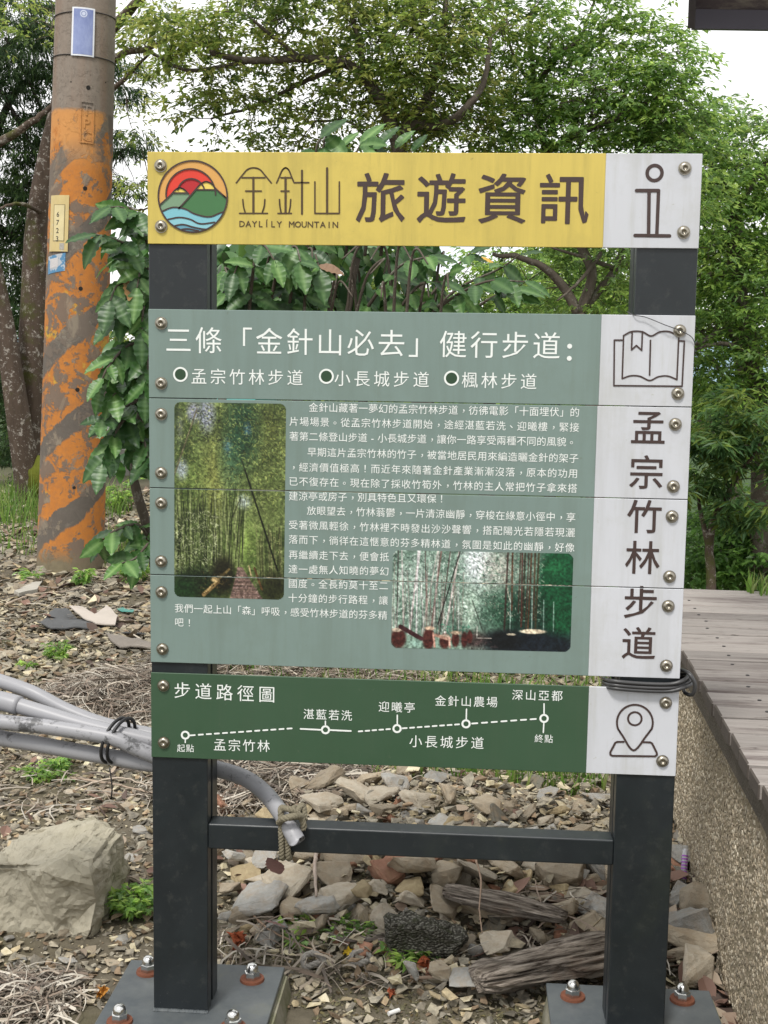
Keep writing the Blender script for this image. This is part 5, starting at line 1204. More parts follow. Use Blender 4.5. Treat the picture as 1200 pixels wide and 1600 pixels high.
tree('taller light green tree with crooked limbs behind the right end of the sign', (900, 900), 7.9, [(930, 780, 7.9), (925, 600, 7.9), (905, 490, 7.9)],
     [(.034, [(905, 492, 7.9), (880, 448, 7.9), (850, 418, 7.85), (810, 402, 7.8), (770, 398, 7.8)]), (.036, [(905, 492, 7.9), (925, 430, 7.9), (905, 380, 7.9), (870, 300, 7.95), (852, 235, 8.0), (835, 140, 8.0), (828, 20, 8.0)]),
      (.026, [(852, 238, 8.0), (905, 208, 7.9), (960, 186, 7.8), (1000, 165, 7.8), (1036, 148, 7.8)]), (.030, [(905, 490, 7.9), (955, 430, 8.0), (975, 380, 8.1), (985, 300, 8.2), (1010, 200, 8.3)]), (.02, [(835, 140, 8.0), (870, 90, 7.9), (905, 60, 7.9), (930, 0, 7.9)]),
      (.018, [(960, 420, 8.0), (920, 405, 7.9), (860, 385, 7.8)]), (.016, [(940, 395, 7.9), (905, 440, 7.8), (870, 470, 7.7)]), (.016, [(870, 300, 7.9), (810, 330, 8.0), (760, 370, 8.0)]), (.014, [(835, 140, 8.0), (800, 80, 8.0), (790, 0, 8.0)])],
     [(830, 60, 80, 36, 7.9), (900, 70, 75, 30, 7.9), (800, 160, 80, 40, 7.9), (880, 170, 80, 38, 7.9), (950, 150, 90, 50, 7.8), (1020, 160, 75, 40, 7.8), (860, -50, 110, 34, 8.0), (960, 60, 60, 22, 7.9), (1060, 90, 30, 10, 7.8), (990, 235, 110, 60, 7.9),
      (1050, 190, 50, 22, 7.8), (880, 260, 110, 56, 8.0), (780, 250, 80, 30, 8.0), (1000, 350, 110, 60, 8.1), (950, 460, 80, 34, 8.2), (880, 380, 70, 16, 8.3), (820, 450, 60, 12, 8.3), (1020, 60, 45, 16, 7.9), (1050, 120, 30, 10, 7.7), (1080, 260, 70, 30, 8.0), (700, 250, 80, 26, 8.1)],
     BRIGHT, 12, .047, .021, 46, 6, .19, .45, r0=.07)
tree('dense bright green tree filling the right edge above the deck', (1180, 900), 9.6, [(1190, 800, 9.6), (1180, 600, 9.6), (1150, 430, 9.6), (1150, 330, 9.6)],
     [(.03, [(1180, 600, 9.6), (1140, 520, 9.4), (1095, 535, 9.2), (1085, 540, 9.2)]), (.026, [(1150, 430, 9.5), (1120, 428, 9.3), (1092, 432, 9.2)]), (.022, [(1180, 560, 9.5), (1140, 538, 9.2), (1100, 542, 9.2), (1083, 548, 9.2)]), (.03, [(1150, 330, 9.6), (1110, 250, 9.6), (1070, 200, 9.6)]),
      (.03, [(1150, 330, 9.6), (1200, 250, 9.6), (1260, 190, 9.7)]), (.022, [(1180, 600, 9.6), (1150, 655, 9.3), (1110, 665, 9.2), (1088, 655, 9.2)])],
     [(1080, 230, 80, 46, 9.6), (1150, 240, 90, 56, 9.7), (1220, 240, 90, 50, 9.8), (1110, 340, 100, 70, 9.5), (1200, 350, 100, 66, 9.6), (1130, 450, 90, 60, 9.4), (1200, 470, 90, 56, 9.5), (1110, 560, 70, 46, 9.4), (1180, 590, 90, 60, 9.5), (1280, 400, 120, 50, 9.9), (1030, 300, 90, 34, 9.9),
      (1060, 430, 80, 30, 9.9), (1270, 600, 110, 40, 9.9), (1060, 180, 50, 18, 9.6), (1130, 660, 80, 44, 9.4), (1210, 680, 80, 40, 9.4), (960, 330, 120, 50, 10.4), (980, 440, 110, 44, 10.5)],
     BRIGHT, 13, .058, .025, 44, 6, .24, .5, r0=.09)
tree('small pale barked tree with narrow hanging leaves right behind the deck edge', (1110, 905), 8.2, [(1111, 930, 8.2), (1108, 860, 8.2), (1116, 812, 8.2), (1140, 770, 8.15)],
     [(.022, [(1116, 812, 8.2), (1150, 750, 8.1), (1185, 700, 8.0)]), (.020, [(1108, 860, 8.2), (1095, 800, 8.2), (1085, 740, 8.2)]), (.014, [(1140, 770, 8.2), (1120, 700, 8.2), (1110, 650, 8.2)])],
     [(1120, 690, 45, 20, 8.0, .8), (1180, 720, 45, 18, 8.0, .8), (1090, 760, 34, 14, 8.1, .8), (1150, 650, 45, 16, 8.1), (1200, 790, 40, 14, 8.1), (1150, 800, 30, 8, 8.1), (1210, 650, 40, 12, 8.1), (1080, 690, 30, 10, 8.1)],
     [(.07, .14, .045), (.10, .18, .055), (.05, .11, .04), (.14, .20, .04)], 14, .10, .022, 30, 5, .12, .55, r0=.036, bark='bark_lichen')
bushB = [(1090, 890, 34, 26, 9.6), (1150, 880, 40, 30, 9.6), (1205, 870, 40, 26, 9.6), (1130, 830, 34, 20, 9.8), (1180, 815, 34, 20, 9.8), (1085, 900, 40, 16, 10.0), (1140, 905, 46, 20, 10.2), (1200, 890, 50, 20, 10.2), (1260, 880, 60, 20, 10.4), (1110, 830, 50, 26, 10.8), (1190, 810, 60, 30, 10.8), (1270, 780, 70, 30, 11), (1060, 850, 50, 16, 10.6)]
tree('dark leafy bush growing below the far edge of the deck', (1150, 900), 10.4, [(1150, 990, 10.4), (1150, 930, 10.4), (1155, 860, 10.5)], [(.02, [(1150, 930, 10.4), (1100, 880, 10.3)]), (.02, [(1150, 930, 10.4), (1210, 870, 10.4)])], bushB, [(.09, .19, .045), (.13, .25, .055), (.06, .13, .035)], 15, .07, .03, 34, 6, .25, .5, r0=.03, cat='bush', name='bush')
# the left: two lichened stems with a common mossy foot, cedar-like dark foliage
tree('old tree with two lichened stems and a mossy foot left of the pole', (50, 800), 10.2, [(48, 740, 10.2), (46, 650, 10.2), (52, 500, 10.2), (62, 330, 10.2), (100, 150, 10.1), (130, 40, 10.0)],
     [(.125, [(52, 800, 10.15), (40, 725, 10.05), (22, 610, 10.0), (2, 480, 10.0), (-30, 330, 10.0), (-60, 100, 10)]), (.045, [(-60, 250, 10), (0, 222, 9.9), (50, 190, 9.8), (90, 158, 9.8)]), (.05, [(130, 90, 10.0), (185, 35, 9.4), (222, -5, 9.0), (260, -50, 8.8)]), (.030, [(120, 150, 10), (185, 88, 9.3), (225, 78, 9.0), (270, 60, 8.6), (320, 70, 8.4)]),
      (.022, [(110, 200, 10), (185, 132, 9.4), (210, 108, 9.2), (235, 80, 9)]), (.02, [(62, 330, 10.1), (30, 318, 9.9), (-10, 328, 9.8)]), (.014, [(100, 300, 10), (180, 318, 9.6), (215, 328, 9.4), (240, 322, 9.2)])],
     [(230, 60, 46, 14, 9.0), (280, 30, 50, 16, 8.8), (215, 20, 30, 7, 9.0), (300, 90, 40, 10, 8.5), (215, 110, 22, 5, 9.2), (60, 20, 90, 30, 9.9), (205, 170, 14, 3, 9.3), (222, 215, 16, 4, 9.2), (215, 290, 26, 8, 9.3)],
     GREENS, 16, .05, .02, 34, 6, .2, .45, bark='bark_lichen', r0=.135)
tree('dark cedar with drooping feathery sprays behind the top of the pole', (90, 800), 11.5, [(-60, 760, 11.5), (-50, 500, 11.5), (-40, 300, 11.5), (-20, 100, 11.5), (0, -60, 11.5)],
     [(.04, [(-40, 300, 11.5), (20, 150, 11.3), (70, 120, 11.2), (120, 130, 11.1)]), (.03, [(-40, 300, 11.5), (40, 290, 11.2), (120, 270, 11.1), (200, 230, 11)]), (.03, [(-20, 100, 11.5), (60, 40, 11.2), (130, 60, 11)]), (.02, [(0, 140, 11), (40, 210, 11), (80, 300, 11)]), (.018, [(10, 60, 11), (60, 160, 11), (110, 330, 11)]), (.03, [(-40, 330, 11.5), (40, 380, 11.3), (110, 430, 11.2)])],
     [(40, 110, 60, 40, 11.0, .6), (20, 30, 70, 36, 11.1, .6), (80, 60, 50, 24, 11.0, .6), (30, 220, 60, 36, 11.1, .6), (90, 180, 40, 20, 11.1, .6), (60, 300, 70, 34, 11.2, .6), (10, 380, 60, 34, 11.3, .7), (185, 140, 22, 9, 11.0, .8), (195, 225, 28, 12, 11.0, .6), (190, 100, 20, 8, 11, .8),
      (200, 300, 26, 8, 11.0), (0, 300, 60, 30, 11.2), (-20, 160, 60, 26, 11.1), (80, 250, 50, 16, 11.2), (85, 380, 44, 18, 11.3), (20, 460, 60, 30, 11.6), (80, 480, 50, 22, 11.6), (20, 560, 60, 26, 11.7), (70, 600, 44, 18, 11.7), (10, 660, 60, 22, 11.8), (60, 700, 50, 16, 11.8)],
     DARKG, 17, .085, .012, 70, 8, .24, 1.0, bark='bark_dark', r0=.12, flat=.25)
tree('shadowy evergreen thicket far behind the left trunks', (30, 780), 14.5, [(20, 760, 14.5), (20, 640, 14.5), (40, 520, 14.5)], [(.03, [(20, 640, 14.5), (80, 560, 14.4)]), (.03, [(20, 640, 14.5), (-40, 540, 14.4)])],
     [(0, 740, 70, 60, 14.2), (80, 740, 50, 40, 14.2), (40, 660, 80, 60, 14.4), (20, 560, 90, 60, 14.5), (100, 600, 50, 30, 14.4), (20, 460, 90, 50, 14.8), (110, 480, 50, 24, 14.8), (150, 700, 30, 10, 14.6), (190, 620, 34, 12, 14.9)], [(.025, .055, .018), (.04, .085, .025), (.07, .13, .03)], 18, .09, .04, 34, 6, .3, .5, bark='bark_dark', r0=.09, cat='thicket', name='thicket')
# rows of trees farther off, seen in the gaps
for px_, d_, nb_ in ((760, 11.5, 0), (930, 12.5, 1)):
    tree(['sunlit round tree behind the crooked limbs in the gap under the yellow board', 'pale green tree behind the gap left of the right post'][nb_], (px_, 760), d_, [(px_, 740, d_), (px_+5, 600, d_), (px_, 500, d_)], [(.04, [(px_, 600, d_), (px_-40, 480, d_)]), (.04, [(px_, 600, d_), (px_+50, 470, d_)])],
         [(px_-50, 470, 60, 30), (px_+50, 455, 60, 34), (px_, 520, 80, 40), (px_+10, 420, 45, 18), (px_-70, 560, 60, 20), (px_+70, 560, 60, 20)], BRIGHT, 50+nb_, .06, .028, 40, 6, .26, .5, r0=.08)
FARL = ['hazy green tree far off behind the gap under the yellow board, left one', 'round green tree far off behind the gap under the yellow board', 'green tree far off behind the right post', 'far tree behind the deck on the right edge']
for q, (px, d_, hh, sd) in enumerate(((300, 20, 520, 21), (560, 19, 520, 22), (860, 18, 480, 23), (1150, 19, 700, 24))):
    tree(FARL[q], (px, 700), d_, [(px, 760, d_), (px+8, 620, d_), (px, 540, d_)], [(.05, [(px, 620, d_), (px-50, 540, d_)]), (.05, [(px, 620, d_), (px+60, 530, d_)])],
         [(px-70, 520, 70, 50), (px+60, 500, 80, 54), (px, 450, 80, 54), (px+20, 400 if q in (2,3) else 470, 60, 30), (px-90, 640, 70, 34), (px+90, 650, 80, 34), (px, 690, 110, 44), (px+30, 430 if q > 1 else 480, 60, 20)], BRIGHT if q > 1 else GREENS, sd, .12, .055, 30, 6, .42, .5, r0=.1, group='trees far off beyond the sign')

# ------------------------------------------------------------------ coffee shrubs with large ribbed leaves
def coffee_leaf(seed):
    r = np.random.default_rng(seed); K, Wn = 31, 5; V = []; bend = r.uniform(.15, .45); cupv = r.uniform(.1, .35)
    for i in range(K):
        u = i/(K-1); w = .235*math.sin(math.pi*min(1, u*.97+.015)**.82)**.9+.002
        for j in range(Wn):
            v = (j/(Wn-1)-.5)*2; wob = 1+.07*math.sin(u*34+(0 if v > 0 else 1.2))*abs(v)**2
            z = -bend*u*u*.45+cupv*abs(v)*w*.8-.010*math.cos((u*1.0-abs(v)*.10)*2*math.pi*7.5)*abs(v)**.4*(1-abs(v)**5)+.014*math.sin(u*30)*abs(v)**3
            V.append((v*w*wob, u, z))
    i, j = np.mgrid[0:K-1, 0:Wn-1]; a = i*Wn+j; F = np.stack([a, a+1, a+Wn+1, a+Wn], -1).reshape(-1, 4)
    V = np.array(V); vv = np.tile(np.linspace(-1, 1, Wn), K); uu = np.repeat(np.linspace(0, 1, K), Wn); c = np.ones((len(V), 3))*np.array((.045, .125, .028))
    c[np.abs(vv) < .1] = (.13, .25, .08); me = make_mesh('leaf', V, F, None, c, smooth=True); return me
cl = M('glossy_coffee_leaf', .40, .45); rd = cl.rnd(); hv = cl.N.new('ShaderNodeHueSaturation'); cl.L.new(cl.attr(), hv.inputs['Color']); cl.L.new(cl.math('ADD', cl.math('MULTIPLY', rd, 1.1), .45), hv.inputs['Value']); cl.L.new(cl.math('SUBTRACT', .51, cl.math('MULTIPLY', rd, .03)), hv.inputs['Hue'])
lc = cl.mix(cl.ramp(cl.noise(9, 5, .6), [(.6, 0.0), (.75, .25)]), hv.outputs[0], (.18, .22, .07)); cl.base(lc); tr_ = cl.N.new('ShaderNodeBsdfTranslucent'); cl.L.new(hv.outputs[0], tr_.inputs['Color']); ms_ = cl.N.new('ShaderNodeMixShader'); ms_.inputs[0].default_value = .25
cl.L.new(cl.b.outputs[0], ms_.inputs[1]); cl.L.new(tr_.outputs[0], ms_.inputs[2]); cl.L.new(ms_.outputs[0], cl.N['Material Output'].inputs['Surface']); MAT['coffee'] = cl.m
MAT['coffee_in'] = leafmat('inner_coffee_leaf', .2, .36)
CLM = [coffee_leaf(s) for s in range(5)]
def mesh_vf(me, kr, kc):                 # a lighter version of a leaf, for the massed leaves inside a shrub
    V = np.array([v.co[:] for v in me.vertices]).reshape(31, 5, 3)[::kr, ::kc]; a, b = V.shape[:2]; i, j = np.mgrid[0:a-1, 0:b-1]; q = i*b+j; return V.reshape(-1, 3), np.stack([q, q+1, q+b+1, q+b], -1).reshape(-1, 4)
CLV = [mesh_vf(m_, 5, 2) for m_ in CLM]
for me in CLM: me.materials.append(cl.m)
BRL = []
for colr in ((.30, .17, .06), (.20, .12, .07)):
    me = CLM[1].copy(); me.materials.clear(); me.materials.append(simple('withered_leaf', colr, .7, var=.3, scale=8)); a = me.color_attributes[0]; BRL.append(me)
YEL = CLM[2].copy(); YEL.materials.clear(); YEL.materials.append(simple('yellowed_leaf', (.55, .33, .03), .5, var=.3, scale=5))
stem_m = MAT['bark']
def place_leaf(par, p, d, nrm, s, me=None, r=None, nm='leaf'):
    d = np.array(d)/np.linalg.norm(d); x = np.cross(d, nrm); x /= np.linalg.norm(x)+1e-9; z = np.cross(x, d); me = me or CLM[int(r.integers(5))]
    o = bpy.data.objects.new(nm, me); COL.objects.link(o); o.parent = par; O = np.array(par.location); Mx = Matrix([[x[0]*s, d[0]*s, z[0]*s, p[0]-O[0]], [x[1]*s, d[1]*s, z[1]*s, p[1]-O[1]], [x[2]*s, d[2]*s, z[2]*s, p[2]-O[2]], [0, 0, 0, 1]]); o.matrix_local = Mx; return o
toC = -np.array([_F[0], _F[1], 0])
def shrub(label, stems, branches, seed, smin, smax, maxleaf=290, inner=0, inner_box=None, step=.055):
    r = np.random.default_rng(seed); b0 = limb_pts([stems[0][0]], 5)[0]; zb = float(gz(b0[0], b0[1]))-.03; sh = empty('coffee_shrub', (b0[0], b0[1], zb), label, 'shrub'); O = np.array([b0[0], b0[1], zb]); g = Geo(); n = 0
    for st_ in stems:
        P = limb_pts(st_, 5); P = np.vstack([[P[0][0], P[0][1], zb], P]); P = spline(P, 6); V, F = tube(P, np.linspace(.026, .012, len(P)), 9); g.add(V-O, F)
    for br in branches:
        P = spline(limb_pts(br, 5), 8); V, F = tube(P, np.linspace(.008, .0028, len(P)), 6); g.add(V-O, F)
        ln = np.concatenate([[0], np.cumsum(np.linalg.norm(np.diff(P, axis=0), axis=1))]); s = ln[-1]*.18
        while s < ln[-1] and n < maxleaf:
            p = np.array([np.interp(s, ln, P[:, k]) for k in range(3)]); q = min(len(P)-2, int(np.searchsorted(ln, s))); t = P[q+1]-P[q-1]; t /= np.linalg.norm(t); side = np.cross(t, [0, 0, 1.0]); side /= np.linalg.norm(side)+1e-9
            for sg in (-1, 1):
                if n >= maxleaf: break
                dd = t*.5+side*sg*r.uniform(.5, 1.1)+np.array([0, 0, -r.uniform(.15, 1.1)])+toC*r.uniform(0, .4)+r.normal(0, .2, 3); nn = np.array([0, 0, 1.0])*r.uniform(.3, .9)+toC*r.uniform(.7, 1.5)+side*sg*.2+r.normal(0, .25, 3)
                x = r.random(); me = BRL[int(r.integers(2))] if x < .009 else None; place_leaf(sh, p, dd, nn, r.uniform(smin, smax), me, r); n += 1
            s += step*r.uniform(.7, 1.3)
        if n < maxleaf: place_leaf(sh, P[-1], (P[-1]-P[-3])/np.linalg.norm(P[-1]-P[-3])+np.array([0, 0, -.4]), np.array([0, 0, 1.0])+toC*.6, r.uniform(smin, smax), None, r); n += 1
    g.build('stem', stem_m, sh, smooth=True)
    if inner:
        gi = Geo(); x0, x1, y0, y1, da, db = inner_box; PX = r.uniform(x0, x1, inner); PY = r.uniform(y0, y1, inner); DD = r.uniform(da, db, inner); C = np.array([at_d(a, b, c) for a, b, c in zip(PX, PY, DD)])-O
        az = r.random(inner)*6.28; d = np.stack([np.cos(az)*.8, np.sin(az)*.8, -r.uniform(.1, 1.2, inner)], 1); d /= np.linalg.norm(d, axis=1)[:, None]; nn = np.array([0, 0, .7])+toC*r.uniform(.3, 1.2, (inner, 1))+r.normal(0, .35, (inner, 3)); x = np.cross(d, nn); x /= np.linalg.norm(x, axis=1)[:, None]; z = np.cross(x, d)
        cc_ = np.array([(.045, .12, .03), (.06, .15, .035), (.03, .085, .024), (.09, .17, .04)])[r.integers(0, 4, inner)]*r.uniform(.7, 1.2, (inner, 1)); scatter(gi, CLV, C, r.uniform(smin, smax, inner), np.stack([x, d, z], -1), cc_)
        o = gi.build('inner_foliage', MAT['coffee_in'], sh, smooth=True, color=True); tag(o, kind='stuff')
    return sh, n
shL, nL = shrub('coffee shrub with drooping glossy leaves between the pole and the sign', [[(262, 1050, 5.2), (238, 860, 5.2), (214, 770, 5.1), (210, 730, 5.1), (226, 600, 5.1), (240, 450, 5.1), (240, 350, 5.1)]],
  [[(236, 430, 5.1), (212, 392, 5.0), (185, 376, 4.9), (150, 366, 4.85)], [(238, 400, 5.1), (215, 345, 5.0), (192, 325, 4.95), (172, 324, 4.9)], [(240, 380, 5.1), (230, 340, 5.0), (214, 332, 4.95)], [(236, 470, 5.1), (215, 440, 5.0), (185, 445, 4.95), (172, 470, 4.9)],
   [(232, 520, 5.1), (205, 490, 5.0), (178, 500, 4.95)], [(232, 540, 5.1), (200, 540, 5.0), (168, 575, 4.9), (158, 600, 4.9)], [(228, 600, 5.1), (200, 590, 5.0), (176, 620, 4.95)], [(225, 620, 5.1), (190, 640, 5.0), (160, 655, 4.95)], [(222, 660, 5.1), (195, 655, 5.0), (170, 700, 4.95), (160, 725, 4.9)],
   [(215, 700, 5.1), (225, 690, 5.0), (232, 720, 4.95)], [(240, 500, 5.1), (225, 480, 4.95), (222, 520, 4.9)], [(240, 440, 5.1), (222, 420, 4.95), (214, 450, 4.9)], [(228, 580, 5.1), (232, 560, 4.95), (228, 610, 4.9)], [(238, 850, 5.2), (215, 820, 5.1), (178, 830, 5.0), (160, 845, 5.0)], [(240, 860, 5.2), (232, 850, 5.0), (212, 872, 4.95), (190, 880, 4.9)],
   [(236, 480, 5.1), (250, 450, 5.0), (262, 430, 5.0)], [(230, 560, 5.1), (260, 540, 5.1), (280, 560, 5.1)]], 31, .085, .145, 290, 170, (178, 245, 350, 730, 5.1, 5.4), step=.05)
rb = np.random.default_rng(77); BR_ = []
for k in range(30):
    tx = 348+k*12.5+rb.normal(0, 10); ty = rb.uniform(385, 460); sx_ = tx+rb.normal(0, 26)-20; dd = rb.uniform(4.7, 5.3); BR_.append([(sx_, 560, dd+.1), (sx_+(tx-sx_)*.5, ty+25, dd), (tx, ty-8, dd-.05), (tx+rb.normal(0, 14), ty+16, dd-.12)])
for tx, ty, dd in ((498, 212, 4.9), (510, 204, 4.95), (560, 222, 5.0), (590, 222, 4.95), (615, 228, 5.0), (640, 232, 5.0), (530, 226, 5.05)): BR_.append([(tx-20, 400, dd+.1), (tx-8, 300, dd+.05), (tx-4, ty+22, dd), (tx+3, ty+4, dd)])
BR2 = []
for pts in ([(640, 520, 5.0), (700, 470, 4.9), (760, 440, 4.8), (820, 440, 4.75)], [(650, 520, 5.0), (710, 455, 5.0), (780, 420, 4.95), (812, 398, 4.9)], [(640, 500, 5.1), (700, 430, 5.1), (735, 395, 5.1)], [(560, 500, 5.0), (620, 420, 4.9), (670, 400, 4.85)], [(600, 520, 5.0), (650, 450, 4.9), (690, 440, 4.85)], [(690, 520, 5.0), (760, 470, 4.9), (800, 452, 4.85)]): BR2.append(pts)
BR_ = BR2+BR_[30:]+BR_[:30]
shC, nC_ = shrub('wide coffee shrub whose ribbed leaves show above and below the yellow board', [[(290, 1080, 5.0), (300, 900, 5.0), (318, 700, 5.0), (380, 560, 5.1), (420, 470, 5.1)], [(300, 1085, 5.1), (305, 900, 5.15), (400, 700, 5.1), (520, 560, 5.1), (560, 400, 5.1)], [(296, 1080, 5.1), (306, 930, 5.1), (470, 740, 5.1), (640, 540, 5.1)]], BR_, 32, .085, .145, 300, 620, (330, 680, 370, 530, 5.1, 5.8), step=.085)
place_leaf(shC, at_d(752, 402, 4.95), (.6, .1, -.25), (0, -.5, 1), .07, YEL, rb)

# ------------------------------------------------------------------ small plants and grass
def blades(n, p, rx, ry, hmin, hmax, seed, pal, lean=.35, wd=.004):
    r = np.random.default_rng(seed); a = r.random(n)*6.283; q = np.sqrt(r.random(n)); x = p[0]+rx*q*np.cos(a); y = p[1]+ry*q*np.sin(a); z = gz(x, y)-.004; h = r.uniform(hmin, hmax, n); az = r.random(n)*6.283; le = np.abs(r.normal(lean, .2, n)); K = 5; t = np.linspace(0, 1, K)
    X = x[:, None]+np.cos(az)[:, None]*(h*le)[:, None]*t**2; Y = y[:, None]+np.sin(az)[:, None]*(h*le)[:, None]*t**2; Zz = z[:, None]+h[:, None]*(t-.25*le[:, None]*t**2); w = wd*r.uniform(.6, 1.4, n)[:, None]*(1-t**1.6*.95)[None]; sx_, sy_ = -np.sin(az+.6)[:, None]*w, np.cos(az+.6)[:, None]*w
    V = np.stack([np.stack([X-sx_, Y-sy_, Zz], -1), np.stack([X+sx_, Y+sy_, Zz], -1)], 2).reshape(-1, 3); f = np.array([[2*k, 2*k+1, 2*k+3, 2*k+2] for k in range(K-1)]); F = (f[None]+(np.arange(n)*2*K)[:, None, None]).reshape(-1, 4)
    C = np.array(pal)[r.integers(0, len(pal), n)]*r.uniform(.7, 1.25, (n, 1)); return V, F, np.repeat(C, 2*K, 0)
GP = [(.10, .20, .035), (.14, .26, .05), (.07, .14, .03), (.20, .26, .08)]
g = Geo()
for (px, py, rx, ry, n_, h0, h1) in ((20, 800, .9, .7, 1500, .10, .32), (770, 1215, .34, .22, 700, .03, .10), (690, 1065, .9, .35, 900, .03, .12), (205, 870, .25, .4, 260, .06, .2), (560, 1210, .1, .1, 50, .04, .1), (880, 1210, .3, .3, 120, .02, .06), (55, 850, .6, .5, 300, .05, .18)):
    p = gpt(px, py); V, F, C = blades(n_, p, rx, ry, h0, h1, int(px), GP); g.add(V, F, C)
tag(g.build('grass', MAT['leaf'], color=True), 'patches of fresh green grass among the gravel', kind='stuff')
def weed(px, py, n_, h, spread, seed, label, leafy=12, pal=BRIGHT, wl=.03):
    p = gpt(px, py); z = float(gz(p[0], p[1])); o = empty('weed', (p[0], p[1], z), label, 'weed', None); r = np.random.default_rng(seed); O = np.array([p[0], p[1], z]); g = Geo(); C = []; g1 = Geo()
    for k in range(n_):
        a = r.random()*6.28; tip = p+np.array([math.cos(a)*spread*r.random(), math.sin(a)*spread*r.random(), 0]); tip[2] = z+h*r.uniform(.4, 1); b = p+r.normal(0, spread*.15, 3); b[2] = z-.005; P = spline([b, (b+tip)/2+r.normal(0, .006, 3), tip], 4); V, F = tube(P, .0012, 4, False); g1.add(V-O, F); C += [tip, (b+tip)/2+np.array([0, 0, h*.1])]
    C = np.array(C); V, F, Cc = sprays(C, C-p, r, leafy, wl, wl*.42, 5, wl*.9, .25, pal); g.add(V-O, F, Cc*1.25); g.build('leaves', MAT['leaf'], o, color=True); g1.build('stem', stem_m, o)
for k, a in enumerate(((88, 1032, 16, .07, .07, 'leafy green weed tuft in the gravel above the grey pipes'), (42, 1045, 7, .03, .035, 'little green weed left of the taller tuft above the pipes'), (66, 1222, 12, .045, .09, 'sprawling green weed in the gravel below the grey pipes'), (90, 1205, 8, .05, .06, 'upright weed just under the pipes, right of the sprawling one'),
                       (208, 1428, 34, .05, .065, 'dense bright green weed clump beside the boulder'), (124, 915, 5, .10, .05, 'young green sprout at the foot of the pole'), (50, 905, 6, .05, .06, 'small green weed left of the pole foot'), (470, 1462, 8, .015, .07, 'low mossy weed below the stone pile, left part'), (530, 1455, 9, .02, .08, 'low fern-like weed below the stone pile, middle'),
                       (635, 1500, 10, .03, .05, 'tiny moss plant clinging to the dark pebbly lump'), (205, 905, 10, .10, .12, 'bushy green weed right of the pole foot'), (190, 800, 14, .25, .2, 'taller green plant behind the coffee shrub'))): weed(a[0], a[1], a[2], a[3], a[4], 200+k, a[5], wl=.024 if a[1] > 950 else .045)

# ------------------------------------------------------------------ low concrete wall and shed far behind the pole
g = Geo(); A = at_d(150, 790, 12.5); B = at_d(330, 790, 13.2); zt = at_d(180, 703, 12.6)[2]; zb = float(gz(A[0], A[1]))-.3; dv = (B-A)[:2]; nv = np.array([-dv[1], dv[0]])/np.linalg.norm(dv)*.15
V = [(A[0], A[1], zb), (B[0], B[1], zb), (B[0]+nv[0], B[1]+nv[1], zb), (A[0]+nv[0], A[1]+nv[1], zb), (A[0], A[1], zt), (B[0], B[1], zt), (B[0]+nv[0], B[1]+nv[1], zt), (A[0]+nv[0], A[1]+nv[1], zt)]
g.add(V, np.array([[0, 3, 2, 1], [4, 5, 6, 7], [0, 1, 5, 4], [1, 2, 6, 5], [2, 3, 7, 6], [3, 0, 4, 7]])); cw = simple('old_grey_concrete', (.27, .26, .23), .9, var=.35, scale=3, bump=.3, bdist=.01)
tag(g.build('concrete_wall', cw), 'low grey concrete wall seen behind the coffee shrub', 'wall')
sp_ = at_d(190, 660, 17); shd = empty('distant_shed', (sp_[0], sp_[1], float(gz(sp_[0], sp_[1]))), 'small pale shed with a teal roof far behind the shrub', 'shed'); zr = at_d(180, 628, 17)[2]-shd.location.z; zr2 = at_d(180, 606, 17)[2]-shd.location.z
V, F = box(-1.2, 1.6, 0, 2, -.5, zr-.003); g = Geo(); g.add(V, F); g.build('wall', simple('pale_shed_wall', (.50, .50, .48), .9, bump=0), shd)
g = Geo(); g.add([(-1.4, -.2, zr), (1.8, -.2, zr), (1.8, 2.2, zr), (-1.4, 2.2, zr), (-1.4, 1, zr2+.25), (1.8, 1, zr2+.25)], [np.array([[0, 1, 5, 4], [2, 3, 4, 5], [0, 3, 2, 1]]), np.array([[0, 4, 3], [1, 2, 5]])]); g.build('roof', simple('teal_roof_paint', (.03, .22, .20), .5, bump=0), shd)

